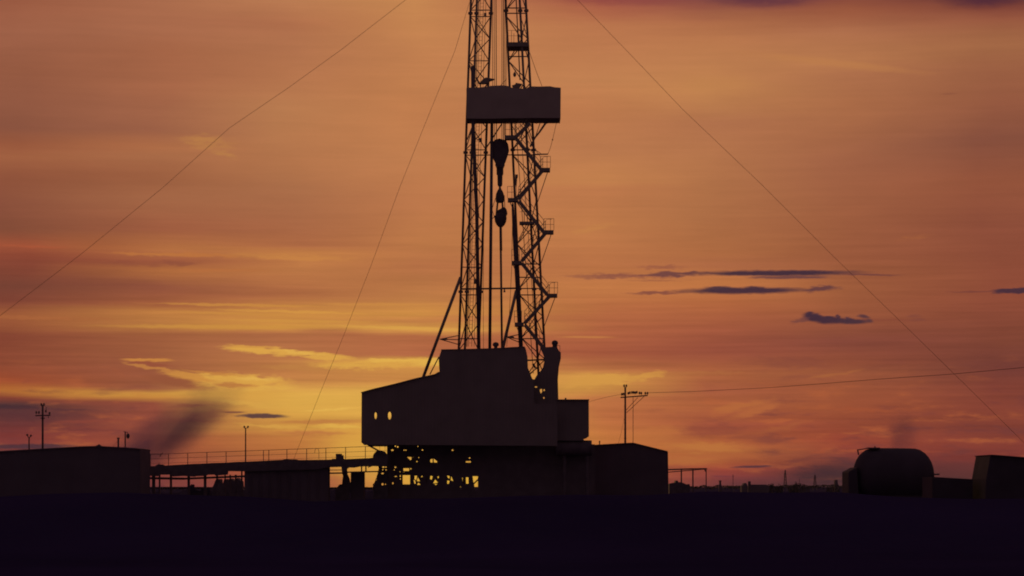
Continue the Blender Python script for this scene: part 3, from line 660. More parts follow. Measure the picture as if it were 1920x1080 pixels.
# ------------------------------------------------------------------ substructure
sb = thing('substructure', G(820, 199), 'dark braced steel base under the drill floor with light showing through its gaps', 'rig base')
R = lambda x0, y0, x1, y1: [(x0,y0),(x1,y0),(x1,y1),(x0,y1)]
holes = [R(755,891,768.7,908), R(756.3,878,767,883), [(763.3,857),(775.7,857),(769.3,863)],
 [(777.5,892),(782,892),(780.5,900),(777,898.5)], [(783.5,895),(787.5,902.5),(781.5,902)], [(775.5,900),(778,900.5),(779.7,906.5),(777,907)], [(784.5,904.5),(788.3,909),(782,909)],
 R(798.4,893,800.8,909), [(807,892),(811.3,893),(809.5,899.5),(806.3,898)], [(816,899),(821,905),(812,906)], ell(821.5,894.8,1.4,2,6), [(814,907),(820,907.5),(817,909.5)],
 [(838.5,891.5),(843,893),(842.5,897.5),(839.5,895.5)], [(846,893),(850,902.5),(845,900)], [(838.5,901),(843,901.5),(841.5,907),(838.5,907)],
 [(866.5,895.5),(870,895.5),(871.5,907),(868,906.5)], [(873.5,895),(878.2,895),(878.5,907),(874,907)],
 [(886,893),(896,893),(896,897.5),(888,905.5)], [(889,908),(896,901.5),(896,917),(894,920),(890.5,919.5)], [(862.5,912),(865.5,913.5),(866.5,918),(863.5,917.5)],
 [(806.5,862),(811,860),(811,867.3),(807,867)], [(813.3,860),(819.5,865),(819.5,867.3),(813.3,867)], R(873.5,864.6,884.5,867.2), ell(880.5,858.8,1.8,1.2,6),
 ell(735.5,844,2.7,1.7,6), ell(741.2,836.5,1.4,1.4,6), ell(745.6,837.9,1.7,1.7,6), ell(757.5,844,1.2,1.2,6), ell(761,844,1.2,1.2,6), ell(792,843.8,1.7,1.2,6), ell(848.5,844,1.9,1.5,6),
 ell(781.7,865.5,1.3,1.3,6), ell(786,871.6,2.5,1.8,6,.4), ell(785,858,1,1,6), ell(741.2,876,1.9,1.7,6), ell(739.3,881.2,1,1,6), ell(741.5,887,3,1.8,6), ell(742,893.3,2.4,1,6),
 ell(750,886,1.6,2.2,6), ell(750.5,892.5,1.2,2,6), ell(750.8,898,1.3,1.3,6), ell(770,879,1.6,1.3,6), ell(757.5,885.8,2.2,1.3,6), ell(736.5,906,1.5,2,6), ell(791,893.5,1.4,1.4,6), ell(783.5,837,1,1,6)]
b = MB()
so2 = [(727,833),(905,833),(1115,833),(1115,gy(199)-.3),(728,gy(199)-.3),(727,915),(730,905),(728,890),(731,880),(727,868)]
b.plate(so2, 199.0, .15, holes)
b.build('skirt_panel', 'base_steel', sb)
b = MB()
def vcol(x, w=3.0, Y=200.2, y0=834): 
    a = P(x, y0, Y); b.box((a.x - w/46, Y, 0), (a.x + w/46, Y + .25, a.z))
for x in (730.5, 753, 773, 795.5, 804, 827, 833, 857, 861, 884.3, 901): vcol(x, 3)
b.each('column', 'rough_steel', sb)
b = MB()
for y in (850, 872, 888): 
    b.beam(P(728, y, 200.6), P(1100, y, 200.6), .2, .25)
b.each('girder', 'rough_steel', sb)
b = MB()
for x0, x1 in ((910,960),(960,1020),(1020,1085)):
    b.tube([P(x0,888,205.0),P(x1,930,205.0)], .05, 6); b.tube([P(x1,888,205.0),P(x0,930,205.0)], .05, 6)
b.each('diagonal_brace', 'rough_steel', sb)
b = MB()
for x in (728, 800, 870, 905, 960, 1020, 1090): vcol(x, 5, 206.5)
b.each('column', 'rough_steel', sb)
# machinery at the left foot of the rig
pu = thing('pump_unit', G(718, 197.5), 'tangle of pumps and pipework standing at the left foot of the rig', 'pump')
b = MB(); b.plate([(711,858),(727,857),(728,gy(198)),(700,gy(198)),(699,908),(702,905),(706,900),(706,893),(708,888),(710,878),(709,872),(712,868)], 197.6, .4,
   [ell(718.5,875.8,2.6,1.6,6), ell(723.2,875.8,1.5,1.5,6), ell(717.5,880.8,1.4,1.4,6), ell(723.5,881,1.4,1.4,6), ell(717,887.7,2.8,1.6,6), ell(717,908,2.4,2.3,6), ell(722.5,908,1.2,1.5,6)])
b.build('pump_body', 'rough_steel', pu)
b = MB(); b.tube([P(706,896,197.9), P(699,914,197.9)], .03, 5); b.tube([P(713,868,197.9), P(690,876,197.9)], .05, 6); b.build('pipe', 'rough_steel', pu)
dr = thing('winch_drum', P(712, 858, 197), 'half-round winch drum on the walkway under the overhanging rig house', 'winch')
b = MB(); c0 = P(713, 858, 197); b.tube([Vector((c0.x, 196.6, c0.z)), Vector((c0.x, 197.6, c0.z))], .58, 24); b.build('drum', 'rough_steel', dr, smooth=False)
b = MB(); b.plate([(712,846.5),(714,848),(717,851),(721,853),(727,855.5),(727,858),(712,858)], 196.9, .3, [ell(716,853.6,1.3,1.0,6), ell(721,855.5,1.2,.8,6)]); b.build('guard', 'rough_steel', dr)

# ------------------------------------------------------------------ pipe rack and raised walkway
pr = thing('raised_walkway', G(500, 195), 'long raised walkway on posts running from the left shed up to the rig', 'walkway')
Yw = 195.0
tp = [(279,874),(291,874),(293,872),(298,869.6),(300,870.8),(306,871),(309,873),(330,871.6),(362,869.8),(385,869),(400,868),(425,867.3),(443,866),(470,865.2),(500,863.6),(530,862),(534,861),(556,861.2),(560,862.5),(600,862),(640,861.3),(690,859),(713,857),(727,856)]
bt = [(727,873.5),(708,874.5),(700,874),(676,874.8),(664,877),(655,876.6),(650,880),(646,885),(641,884),(640,875.5),(613,876.4),(605,877.5),(600,880),(458,884),(428,883.5),(427,890),(404,892),(402,890),(390,890.2),(385,892.5),(368,892.8),(364,894),(344,892.4),(324,893.6),(318,890),(301,890.2),(296,893),(279,892)]
b = MB(); b.plate(tp + bt, Yw, .12, [])
b.plate([(x, y + .3) for x, y in tp] + [(727,866)] + [(279,880)], Yw + 1.6, .12); b.build('side_girder', 'rough_steel', pr)
strip('deck', [(279,875),(362,871),(443,867.4),(500,865),(600,863.3),(690,860.6),(727,858)], m='rough_steel', parent=pr, Y=Yw, dep=1.6, th=.06)
b = MB(); 
b.beam(P(279,896.5,Yw+.5), P(345,897.6,Yw+.5), .2, .18); b.beam(P(345,897.6,Yw+.5), P(458,893,Yw+.5), .2, .16)
b.beam(P(613,887.3,Yw+.5), P(642,887,Yw+.5), .2, .12); b.beam(P(613,881.4,Yw+.5), P(642,881.2,Yw+.5), .2, .055); b.beam(P(650,885.4,Yw+.5), P(711,884,Yw+.5), .2, .1)
b.each('lower_beam', 'rough_steel', pr)
for x, w, y0 in ((288,5.5,888),(299.2,2.5,888),(320.5,3.6,888),(353.8,4.2,888),(384.5,4.6,888),(407,3,888),(422,2,888),(431.5,2,890),(442,3,890),(453.3,2.4,882),(616,4,872),(678,2.2,868),(686,2.2,868)):
    b = MB(); a = P(x, y0, Yw+.8); z0 = 0 if x not in (678, 686) else P(x, 885, Yw).z
    b.box((a.x - w/46, Yw+.7, z0), (a.x + w/46, Yw+.95, a.z)); b.build('post', 'rough_steel', pr)
def rail(x): return 852 - (x - 282) * .0363
posts = [282, 316, 352, 388, 424, 494, 504, 538, 575, 611, 648, 685, 712, 722]
b = MB()
rb = lambda x: 872.5 - (x - 282) * .034
for x in posts: b.tube([P(x, rb(x) + 3, Yw + .1), P(x, rail(x), Yw + .1)], .03 if x < 700 else .015, 6)
for f_, r_ in ((0, .022), (.42, .014), (.85, .012)):
    b.tube([P(x, rail(x) + (rb(x) - rail(x)) * f_, Yw + .1) for x in (282, 330, 400, 460, 540, 620, 700, 727)], r_, 6)
b.tube([P(590,850,Yw+.1),P(590.5,844,Yw+.1),P(593,840.5,Yw+.1),P(596,841,Yw+.1),P(598,846,Yw+.1),P(598,861,Yw+.1)], .02, 6)
b.tube([P(299,856,Yw+.1),P(305,849,Yw+.1)], .03, 5); b.tube([P(283,851.5,Yw+.1),P(303,851.5,Yw+.1)], .03, 5)
b.build('railing', 'rough_steel', pr)
b = MB(); b.pbox(629.5, 850.8, 640.5, 862, Yw+.5, .5); b.pbox(640.5, 853.5, 643.8, 862, Yw+.5, .4); b.pbox(622, 860.2, 645, 862.5, Yw+.4, .7)
b.build('control_box', 'rough_steel', label='small stepped control box standing on the raised walkway', category='control box')
tk = thing('mud_tank', G(538, 196), 'large dark rectangular tank under the middle of the raised walkway', 'tank')
b = MB(); a = P(458.5, 866, 195.4); c = P(619, 866, 195.4); b.box((a.x, 195.3, 0), (c.x - .12, 196.9, a.z)); b.build('tank_wall', 'sheet_metal', tk)
b = MB()
for x in range(470, 615, 18): q = P(x, 880, 195.1); b.box((q.x-.04, 195.2, .1), (q.x+.04, 195.297, q.z))
b.each('stiffener', 'sheet_metal', tk)
pv = thing('valve_assembly', G(650, 197.5), 'stack of valves with a hand wheel shape under the walkway left of the rig', 'valve')
b = MB(); b.plate([(641,876),(650,876),(651,889),(653,893),(655,898),(656,904),(660,908),(660,912),(655,914),(655,gy(198)),(628,gy(198)),(629,918),(632,914),(634,911),(637,908),(641,908),(642,900),(643,892),(641,887)], 197.3, .5); b.build('valve_body', 'rough_steel', pv)
b = MB(); b.pbox(657.5, 885, 682, 960 - .5, 197.4, 1.6); a = P(657.5,884,197.4); b.plate([(653,913),(657.6,912),(657.6,909),(653,908.6),(660,906),(660,925),(653,921)], 197.35, .2)
b.build('equipment_cabinet', 'sheet_metal', label='dark upright equipment cabinet between the valve stack and the rig pumps', category='cabinet')
# low machines seen under the walkway at left
b = MB(); b.plate([(398,gy(215)),(398,914),(401,908),(404,900),(407,898),(412,898),(413,906),(418,907),(420,899),(426,898),(427,904),(431,905),(433,897),(440,903),(445,896),(452,903),(453,916),(460,920),(460,gy(215))], 212.0, 2.0)
b.build('machine', 'rough_steel', label='squat crawler machine half hidden under the left end of the raised walkway', category='machine')
b = MB(); b.plate([(350,gy(208)),(352,916),(356,912),(358,908),(362,909),(361,913),(366,918),(374,921),(384,915),(392,916),(398,gy(208))], 208.0, 1.2)
b.build('scrap_heap', 'bank_soil', label='low heap of scrap with a bent piece on top under the walkway', category='scrap heap')

# ------------------------------------------------------------------ sheds
def shed(name, gable, Y, dep, label, base=None, ov=.25):
    """gable: photograph rows of the front gable line from left eave over the ridge to right eave"""
    t = thing(name, G((gable[0][0] + gable[-1][0]) / 2, Y), label, 'shed')
    b = MB(); g2 = gy(Y)
    pts = [(x, y + 1.2) for x, y in gable]
    b.plate(pts + [(gable[-1][0] + (1.5 if base else 0), g2), (gable[0][0], g2)], Y, .15)
    b.plate(pts + [(gable[-1][0], g2), (gable[0][0], g2)], Y + dep, .15)
    for e in (gable[0], gable[-1]):
        a = P(e[0], e[1] + 1.5, Y); s = -1 if e is gable[-1] else 1
        x0, x1 = sorted((a.x, a.x + s * .12)); b.box((x0, Y + .152, 0), (x1, Y + dep - .002, a.z))
    b.build('wall', 'sheet_metal', t)
    strip('roof', gable, m='sheet_metal', parent=t, Y=Y - .1, dep=dep + .2, th=.1, out=.1)
    return t
sl = shed('storage_shed', [(-260,871),(-120,858),(0,845.5),(25,844),(60,842),(95,840),(130,838),(150,836.8),(185,836),(206,837.2),(240,839),(256,840),(263,841.4)], 185, 5.0, 'long low shed with a shallow roof filling the far left')
b = MB(); b.plate([(178,836.5),(181,835),(183,834.6),(185,832.8),(187,834.5),(189.5,836.5)], 185.5, .5); b.build('roof_vent', 'rough_steel', sl)
b = MB(); b.beam(P(279.6, 845, 190.2), P(279.6, gy(190.2), 190.2), .06, .06); b.build('downpipe', 'rough_steel', sl)
sr = shed('gabled_shed', [(1106,834.4),(1112,834),(1186,829.8),(1189,830.2),(1251,845.6),(1252.5,846.5)], 204, 12, 'dark gabled shed just right of the rig', base=True)
b = MB(); b.tube([P(1124.2,834,206),P(1124.2,826.5,206)], .05, 6); b.tube([P(1122.5,828.5,206),P(1126,828.5,206)], .02, 5); b.build('flue', 'rough_steel', sr)
cn = thing('open_canopy', G(1290, 255), 'open flat canopy frame on thin posts right of the gabled shed', 'canopy')
b = MB(); b.beam(P(1250,880.6,255),P(1300,879,255),.25,.14); b.beam(P(1300,879,255),P(1325,878.6,255),.25,.12); b.beam(P(1240,886.5,261),P(1325,879.2,255.2),.2,.09); b.build('roof_frame', 'rough_steel', cn)
for x, Y in ((1277.5, 258), (1299.2, 256.5), (1324, 255)):
    b = MB(); a = P(x, 880, Y); b.beam((a.x, Y, 0), (a.x, Y, a.z), .1, .14 if x < 1320 else .1); b.build('post', 'rough_steel', cn)
b = MB(); b.tube([P(1320.5,879.5,255),P(1323.5,884,255)], .06, 5); b.each('knee_brace', 'rough_steel', cn)
b = MB(); b.plate([(1255,gy(250)),(1255,907),(1262,905.5),(1266,905),(1267,901),(1271,901),(1272,904),(1278,904.5),(1284,906.5),(1287,908.5),(1293,907.5),(1294,912),(1290,gy(250))], 250, 2.0)
b.build('machine', 'rough_steel', label='low machine with a small knob on top under the open canopy', category='machine')

# ------------------------------------------------------------------ poles and wires
def insul(b, x, y, Y, s=1.0):
    b.start(); p = P(x, y, Y); b.tube([p, p + Vector((0,0,-.22*s))], .02*s, 5); b.ball(p, .085*s, 1.1, 8, 6); b.ball(p - Vector((0,0,.1*s)), .1*s, .5, 8, 5)
Yp = 228
po = thing('utility_pole', G(1172, Yp), 'wooden utility pole with one long bracketed crossarm behind the gabled shed', 'utility pole')
b = MB(); g_ = P(1172.3, 726, Yp); b.tube([Vector((g_.x, Yp, 0)), g_], .11, 10, .085); b.build('pole', 'wood', po, smooth=True)
b = MB(); b.beam(P(1163.5,745.4,Yp-.15), P(1214.5,741.5,Yp-.15), .12, .11); ca = b.build('crossarm', 'wood', po)
b = MB()
for x, y in ((1166,738.5),(1169,738),(1178,736.5),(1181,735.5),(1185,735),(1188,735),(1191,735.5),(1194,734.5),(1199,736),(1202.5,736.5),(1210,736.5),(1214,736.5)): insul(b, x, y, Yp-.15)
b.each('insulator', 'glazed_ceramic', ca)
b = MB(); insul(b, 1170.2, 722.5, Yp); insul(b, 1174.4, 722.5, Yp); b.each('insulator', 'glazed_ceramic', po)
b = MB(); b.tube([P(1174,769,Yp),P(1196,745,Yp-.15)], .028, 6); b.tube([P(1174.5,774,Yp),P(1208,743,Yp-.15)], .028, 6); b.each('arm_brace', 'rough_steel', po)
b = MB(); b.tube([P(1187,744,Yp-.1), Vector((P(1187,0,Yp).x, Yp-.1, 0))], .028, 6); b.build('earth_cable', 'wire', po)
b = MB()
for y in (762, 793, 805, 822): b.tube([P(1170,y,Yp),P(1174.5,y-.5,Yp)], .03, 5)
b.each('step_bolt', 'rough_steel', po)
def wire(pts, Ys, label, r=.02):
    b = MB(); n = len(pts) - 1
    b.tube([P(x, y, Ys[0] + (Ys[1]-Ys[0]) * (i / n)) for i, (x, y) in enumerate(pts)], r, 6)
    b.build('power_line', 'wire', label=label, category='power line', smooth=True)
wire([(1213,736.5),(1300,734),(1440,727),(1540,719.5),(1640,711.5),(1790,701),(1920,689),(2200,664)], (Yp, 150), 'power line running from the long crossarm to the right edge', .019)
wire([(1167,739),(1140,744),(1118,749.5),(1060,765)], (Yp, 250), 'faint power line leaving the crossarm towards the rig', .013)
b = MB(); b.tube([P(1170,785,Yp),P(1165,811,Yp+2),P(1157,840,Yp+6),P(1145,880,Yp+12),P(1128,944,Yp+22)], .012, 5); b.build('stay_wire', 'wire', label='very thin stay wire slanting down left of the utility pole', category='wire')
Yq = 246
pl = thing('power_pole', G(80, Yq), 'tall pole with a short crossarm and paired insulators behind the left shed', 'utility pole')
b = MB(); g_ = P(80, 759, Yq); b.tube([Vector((g_.x, Yq, 0)), g_], .125, 10, .095); b.build('pole', 'wood', pl, smooth=True)
b = MB(); b.beam(P(66.5,779.3,Yq-.15), P(94.5,778.7,Yq-.15), .12, .12); ca = b.build('crossarm', 'wood', pl)
b = MB(); b.tube([P(76,784,Yq-.1),P(84,784,Yq-.1)], .06, 6); b.tube([P(90,779,Yq-.1),P(91,784,Yq-.1)], .03, 6); b.build('bracket', 'rough_steel', pl)
b = MB()
for x, y in ((68,772.5),(73,772.5),(86,770),(93,774)): insul(b, x, y, Yq-.15, 1.1)
b.tube([P(86.5,773,Yq-.15),P(86.5,763,Yq-.15)], .03, 5)
b.each('insulator', 'glazed_ceramic', ca)
b = MB(); insul(b, 77.5, 757.5, Yq, 1.1); insul(b, 82.5, 757.5, Yq, 1.1); b.each('insulator', 'glazed_ceramic', pl)
Yr = 300
p2 = thing('light_pole', G(54.5, Yr), 'faint short pole with two forked lamps, left of the tall pole', 'lamp post', 'small poles beyond the yard')
b = MB(); g_ = P(54.5, 822, Yr); b.tube([Vector((g_.x, Yr, 0)), g_], .1, 8, .08); b.tube([g_, P(51,816,Yr)], .06, 6); b.tube([g_, P(58,817,Yr)], .06, 6); b.build('pole', 'wood', p2)
for x, y in ((51,815.5),(58,816.8)):
    b = MB(); b.ball(P(x,y,Yr), .14, .9); b.build('lamp', 'rough_steel', p2, smooth=True)
p3 = thing('vent_pipe', G(222, 230), 'short stub pipe with a cap behind the left shed roof', 'pipe')
b = MB(); g_ = P(221.8, 822, 230); b.tube([Vector((g_.x, 230, 0)), g_], .085, 8); b.build('pipe', 'rough_steel', p3)
b = MB(); b.tube([P(219,821.5,230),P(224.5,821.5,230)], .06, 6); b.build('cap', 'rough_steel', p3)
b = MB(); b.tube([P(221,826,230),P(211,839,230)], .012, 5); b.build('stay', 'wire', p3)
p4 = thing('lamp_post', G(235, 230), 'thin pole with a round hanging lamp beside the stub pipe', 'lamp post')
b = MB(); g_ = P(234.8, 809.5, 230); b.tube([Vector((g_.x, 230, 0)), g_], .06, 8); b.tube([P(231.5,808.8,230),P(240,811,230)], .03, 5); b.build('pole', 'rough_steel', p4)
b = MB(); b.ball(P(240,817.5,230), .16, 1.6, 10, 8); b.build('lamp', 'rough_steel', p4, smooth=True)
p5 = thing('lamp_post', G(460.5, 203), 'slim lamp post with twin lamps rising above the raised walkway', 'lamp post')
b = MB(); g_ = P(460.5, 802, 203); b.tube([Vector((g_.x, 203, 0)), g_], .06, 8, .05); b.tube([P(457.5,802.5,203),P(465,802.5,203)], .025, 5); b.build('pole', 'rough_steel', p5)
for x in (458, 465):
    b = MB(); b.ball(P(x,800.3,203), .075, 1.3, 8, 6); b.build('lamp', 'rough_steel', p5, smooth=True)

# ------------------------------------------------------------------ vehicles at right
Yv = 98.0
tt = thing('tank_truck', G(1670, Yv), 'dark tanker with a big rounded tank and a ladder rail on its top left', 'tank truck')
Pv = lambda x, y, Y=Yv: P(x, y, Y)
b = MB()
# horizontal cylindrical vessel with dished ends, lying along the picture plane
cy, yc = 892.5, Yv + 1.15
px_ = [1599.6,1600.6,1602.5,1606,1611,1617,1624,1632,1642,1680,1706,1716,1724,1733,1740,1745,1748.5,1750.5,1751.3]
py_ = [892,880,871.5,862,854,848,843,841,840,840.3,840.6,841.2,843.2,849,856.5,865,874.5,884,892]
rings = []
for x, y in zip(px_, py_):
    c = P(x, cy, yc); r = max((cy - y) * yc / F, .02)
    rings.append([(c.x, yc + r * math.sin(2*math.pi*k/40), c.z + r * math.cos(2*math.pi*k/40)) for k in range(40)])
vs = [v for r in rings for v in r]; fs = [tuple(reversed(range(40))), tuple((len(rings)-1)*40 + k for k in range(40))]
for i in range(len(rings)-1):
    for k in range(40): fs.append((i*40+k, i*40+(k+1)%40, (i+1)*40+(k+1)%40, (i+1)*40+k))
b.add(vs, fs)
b.build('tank', 'tank_paint', tt, smooth=True)
b = MB(); b.plate([(1591,gy(Yv)-4),(1591,886),(1592.5,883.5),(1597,881.5),(1602,879),(1607,876),(1613,gy(Yv)-4)], Yv+.3, 1.9); b.build('cab', 'tank_paint', tt)
b = MB(); b.tube([Pv(1608,843.8),Pv(1622,841.4),Pv(1630,839.5)], .025, 6); b.tube([Pv(1608,843.5),Pv(1610,853)], .03, 6); b.tube([Pv(1608,843.5),Pv(1608,843.5,Yv+1.2)], .025, 6); b.build('ladder_rail', 'rough_steel', tt)
b = MB(); b.pbox(1628, 839, 1650, 841.2, Yv+.6, .5); b.tube([Pv(1640.5,840,Yv+.8),Pv(1640.5,836.8,Yv+.8)], .03, 6); b.build('hatch', 'rough_steel', tt)
b = MB(); b.tube([Pv(1750,889.5,Yv+.5),Pv(1761.5,889.2,Yv+.5)], .035, 6); b.build('outlet_pipe', 'rough_steel', tt)
b = MB()
z0 = .55
b.box((G(1606, Yv)[0], Yv+.25, .32), (G(1748, Yv)[0], Yv+2.5, 1.4))
b.each('chassis', 'tank_paint', tt)
wb = None
for px in (1600, 1745):
    for dY in (.15, 2.3):
        x = G(px, Yv)[0]; w = MB(); w.tube([(x-.17, Yv+dY, .5), (x+.17, Yv+dY, .5)], .5, 20); w.build('wheel', 'rubber', tt, smooth=False)
Yb2 = 90.0
lb = thing('flatbed_trailer', G(1790, Yb2), 'low flat trailer bed between the tanker and the cabin at the right edge', 'trailer')
b = MB(); b.plate([(1748,894),(1760,894.8),(1790,896.6),(1824,898.4),(1824,968),(1748,968)], Yb2+1, 2.2); b.build('bed', 'tank_paint', lb)
for px in (1762, 1806):
    x = G(px, Yb2)[0]; w = MB(); w.tube([(x-.17, Yb2+1.2, .48), (x+.17, Yb2+1.2, .48)], .48, 20); w.tube([(x-.17, Yb2+3.0, .48), (x+.17, Yb2+3.0, .48)], .48, 20); w.each('wheel', 'rubber', lb)
cb = thing('site_cabin', G(1890, Yb2), 'boxy dark site cabin with a slanted end at the right edge', 'cabin')
b = MB(); b.plate([(1857,853.6),(1862,853.6),(1900,856.6),(1990,863.6),(1992,984),(1846,984),(1849,898)], Yb2, 2.8); b.build('wall', 'tank_paint', cb)
b = MB(); b.plate([(1856,852.6),(1862,852.4),(1900,855.4),(1991,862.4),(1991,863.9),(1856.5,854)], Yb2-.1, 3.0); b.build('roof', 'tank_paint', cb)
b = MB(); a = G(1853, Yb2); c = G(1975, Yb2); b.box((a[0], Yb2+.2, 0), (a[0]+.2, Yb2+2.6, P(0,984,Yb2).z)); b.box((c[0]-.2, Yb2+.2, 0), (c[0], Yb2+2.6, P(0,984,Yb2).z)); b.each('skid', 'tank_paint', cb)

# ------------------------------------------------------------------ far skyline
def pylon(px, top, Y, label, wd=3.2):
    b = MB(); base = 914; n = 6
    def corner(t, sx, sy):
        y = top + (base - top) * t; w = (.5 + (wd - .5) * t ** 1.3) / 2
        c = P(px, y, Y); m = Y / F
        return Vector((c.x + sx * w * m * 1.6, Y + sy * w * m, c.z))
    for sx in (-1, 1):
        for sy in (-1, 1): b.beam(corner(0, sx, sy), Vector((corner(1, sx, sy).x, corner(1, sx, sy).y, 0)), .28, .28)
    for i in range(n):
        a, c = i / n, (i + 1) / n
        for sy in (-1, 1):
            b.beam(corner(a, -1, sy), corner(c, 1, sy), .16, .16); b.beam(corner(a, 1, sy), corner(c, -1, sy), .16, .16)
    return b, lambda y, hw: b.beam(P(px - hw, y, Y), P(px + hw, y, Y), .3, .3)
for px, top, Y, wd, arms, lab in ((1472.3,881,1250,4.5,((893,2.6),(889,2.2)),'taller distant lattice pylon on the right horizon'),
                                (1528,890,1300,4.5,((897,2.4),(894,2.0)),'shorter distant lattice pylon nearer the tanker')):
    b, arm = pylon(px, top, Y, lab, wd)
    for y, hw in arms: arm(y, hw)
    b.build('pylon', 'rough_steel', label=lab, category='pylon', group='distant pylons')
b = MB(); g_ = P(1374.5, 889, 900); b.tube([Vector((g_.x, 900, 0)), g_], .13, 6, .08); b.tube([P(1373,893,900),P(1376,893,900)], .08, 5); b.build('radio_mast', 'rough_steel', label='thin distant mast on the horizon right of the canopy', category='mast')
b = MB(); g_ = P(1499, 899, 1300); b.tube([Vector((g_.x, 1300, 0)), g_], .12, 6); b.build('radio_mast', 'rough_steel', label='faint short mast on the horizon between the two pylons', category='mast')
b = MB(); b.plate([(1348.5,gy(420)),(1348,911),(1349,908),(1349,902.5),(1348,902),(1348,901),(1353,901),(1353,902.5),(1352,903),(1352.3,908),(1353.5,911),(1354,gy(420))], 420, .8); b.build('chimney_stub', 'sheet_metal', label='small capped stub standing alone on the horizon right of the canopy', category='chimney')
fh = thing('distant_house', G(1418, 700), 'distant low building with a square chimney on the horizon', 'building')
b = MB(); b.plate([(1407,gy(700)),(1407,908.5),(1437,908.7),(1441,911.5),(1441,gy(700))], 700, 8); b.build('wall', 'sheet_metal', fh)
b = MB(); b.pbox(1403, 902.5, 1407.6, 926, 701, 1.0); b.build('chimney', 'sheet_metal', fh)
fg = thing('distant_hut', G(1397, 690), 'tiny distant hut left of the building with the square chimney', 'building')
b = MB(); b.plate([(1391,gy(690)),(1391,911),(1394,909),(1396,905.7),(1399,905.7),(1401,909),(1401,gy(690))], 690, 5); b.build('wall', 'sheet_metal', fg)
b = MB(); b.plate([(1565,gy(800)),(1566,908),(1566,900),(1570.5,899.5),(1571,906),(1573,911),(1573,gy(800))], 800, 3); b.build('silo', 'sheet_metal', label='distant stubby silo just left of the tanker', category='silo')
def scrub(name, x0, x1, Y, topf, n, size, seed, **pp):
    rr = random.Random(seed); b = MB()
    for i in range(n):
        px = rr.uniform(x0, x1); ty = topf(px); py = ty + abs(rr.gauss(0, 1)) * 3.0
        if py > 917: py = 917 - rr.random() * 3
        c = P(px, py, Y + rr.uniform(-6, 6)); s = size * rr.uniform(.5, 1.2)
        a = Vector([rr.uniform(-1, 1) for _ in range(3)]).normalized(); d = a.orthogonal().normalized(); e = a.cross(d)
        b.add([c + d*s, c + e*s*.6, c - d*s, c - e*s*.6], [(0,1,2,3)])
    b.build(name, 'shrub', **pp)
def hill(c, w, t): return lambda p: t + (913 - t) * min(1, ((p - c) / w) ** 2)
for c, w, t, Y, lab in ((1447.5, 6, 905.5, 620, 'small round bush right of the distant low building'), (1461, 7, 907, 640, 'low bush left of the taller pylon'), (1498, 20, 905.5, 900, 'broad dark clump of trees between the two pylons'), (1492, 4, 902.5, 880, 'pointed treetop rising from the clump between the pylons'), (1562, 12, 907.5, 760, 'bush around the foot of the distant silo')):
    t_ = thing('bush', G(c, Y), lab, 'bush', 'bushes on the far horizon')
    rr = random.Random(int(c)); b = MB(); f_ = hill(c, w, t); m = Y / F
    for i in range(int(120 + w * 25)):
        px = rr.uniform(c - w, c + w); ty = f_(px); py = ty + rr.random() ** .7 * (gy(Y) - ty)
        cc = P(px, py, Y + rr.uniform(-1, 1) * w * m * .6); s = m * rr.uniform(.8, 1.7)
        a = Vector([rr.uniform(-1, 1) for _ in range(3)]).normalized(); d = a.orthogonal().normalized(); e = a.cross(d)
        b.add([cc + d*s, cc + e*s*.6, cc - d*s, cc - e*s*.6], [(0,1,2,3)])
    b.build('foliage', 'shrub', t_)
    b = MB(); q = P(c, t + 4, Y); b.tube([(q.x, Y, 0), (q.x, Y, q.z * .8)], .25, 6, .1); b.build('trunk', 'wood', t_)
scrub('scrub', 1254, 1640, 1150, lambda p: 911.3 + 1.6 * rough(p, 9, 5) - (1.2 if p > 1440 else 0), 2600, .45, 11, kind='stuff', label='thin line of dark scrub along the right horizon')
scrub('scrub', 275, 700, 232, lambda p: 918.5 + 2.5 * rough(p, 8, 9), 1600, .10, 12, kind='stuff', label='ragged weeds on the earth bank under the raised walkway')

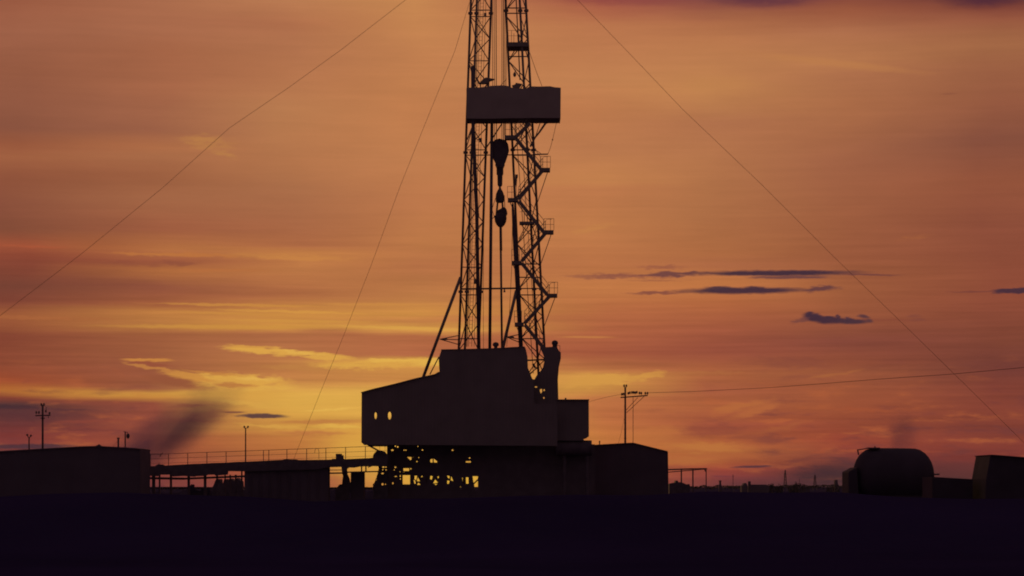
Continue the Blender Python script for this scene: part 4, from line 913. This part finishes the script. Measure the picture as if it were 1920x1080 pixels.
# ------------------------------------------------------------------ smoke and haze
def plume(pts, Y, dens, seed, label, colr=(.52, .38, .55)):
    """smoke drawn as a chain of swelling puffs; one closed skin, uneven density inside"""
    c = P(sum(p[0] for p in pts)/len(pts), sum(p[1] for p in pts)/len(pts), Y); m = Y / F
    a, e = P(*pts[0][:2], Y), P(*pts[-1][:2], Y)
    me = bpy.data.meshes.new('smoke_plume'); bm = bmesh.new()
    bmesh.ops.create_icosphere(bm, subdivisions=3, radius=1.0)
    L = (e - a).length / 2; d = (e - a).normalized(); n = d.cross(Vector((0, 1, 0)))
    R_ = max(p[2] for p in pts) * m
    bm.to_mesh(me); bm.free()
    o = bpy.data.objects.new('smoke_plume', me); COL.objects.link(o)
    o.matrix_world = Matrix.Translation((a + e) / 2) @ Matrix((( d.x, 0, n.x, 0), (d.y, 1, n.y, 0), (d.z, 0, n.z, 0), (0, 0, 0, 1))) @ Matrix.Diagonal((L, R_, R_, 1))
    mt = bpy.data.materials.new('smoke'); mt.use_nodes = True; t = mt.node_tree; t.nodes.clear()
    out = t.nodes.new('ShaderNodeOutputMaterial'); v = t.nodes.new('ShaderNodeVolumePrincipled'); t.links.new(v.outputs[0], out.inputs['Volume'])
    v.inputs['Color'].default_value = colr + (1,); v.inputs['Absorption Color'].default_value = (0, 0, .3, 1)
    tcn = t.nodes.new('ShaderNodeTexCoord'); ln = t.nodes.new('ShaderNodeVectorMath'); ln.operation = 'LENGTH'; t.links.new(tcn.outputs['Object'], ln.inputs[0])
    ns = t.nodes.new('ShaderNodeTexNoise'); ns.inputs['Scale'].default_value = 1.6; ns.inputs['Detail'].default_value = 3
    mp = t.nodes.new('ShaderNodeVectorMath'); mp.operation = 'MULTIPLY_ADD'; mp.inputs[1].default_value = (1.6, 1, 1); mp.inputs[2].default_value = (seed, 0, 0)
    t.links.new(tcn.outputs['Object'], mp.inputs[0]); t.links.new(mp.outputs[0], ns.inputs['Vector'])
    r = t.nodes.new('ShaderNodeMapRange'); r.interpolation_type = 'SMOOTHSTEP'; t.links.new(ln.outputs['Value'], r.inputs[0])
    r.inputs[1].default_value = 1.0; r.inputs[2].default_value = 0.1; r.inputs[3].default_value = 0; r.inputs[4].default_value = dens
    r2 = t.nodes.new('ShaderNodeMapRange'); t.links.new(ns.outputs[0], r2.inputs[0]); r2.inputs[1].default_value = .33; r2.inputs[2].default_value = .62; r2.inputs[3].default_value = .45; r2.inputs[4].default_value = 1.25
    mu = t.nodes.new('ShaderNodeMath'); mu.operation = 'MULTIPLY'; t.links.new(r.outputs[0], mu.inputs[0]); t.links.new(r2.outputs[0], mu.inputs[1]); t.links.new(mu.outputs[0], v.inputs['Density'])
    me.materials.append(mt); o['kind'] = 'stuff'; o['label'] = label
plume([(135, 935, 62), (480, 705, 62)], 1500, .08, 3.0, 'dark smoke slanting up to the right behind the left shed')
plume([(1686, 885, 40), (1698, 752, 40)], 1500, .04, 8.0, 'faint column of smoke rising behind the tanker')
HAZE = 6e-5
if HAZE:
    b = MB(); b.box((-4600, -120, -1.2), (4600, 4600, 62))
    me = bpy.data.meshes.new('haze'); me.from_pydata(b.v, [], b.f)
    mt = bpy.data.materials.new('haze'); mt.use_nodes = True; t = mt.node_tree; t.nodes.clear()
    out = t.nodes.new('ShaderNodeOutputMaterial'); v = t.nodes.new('ShaderNodeVolumePrincipled'); t.links.new(v.outputs[0], out.inputs['Volume'])
    v.inputs['Color'].default_value = (.9, .8, .8, 1); v.inputs['Density'].default_value = HAZE; v.inputs['Anisotropy'].default_value = .3
    me.materials.append(mt); o = bpy.data.objects.new('haze', me); COL.objects.link(o); o['kind'] = 'stuff'
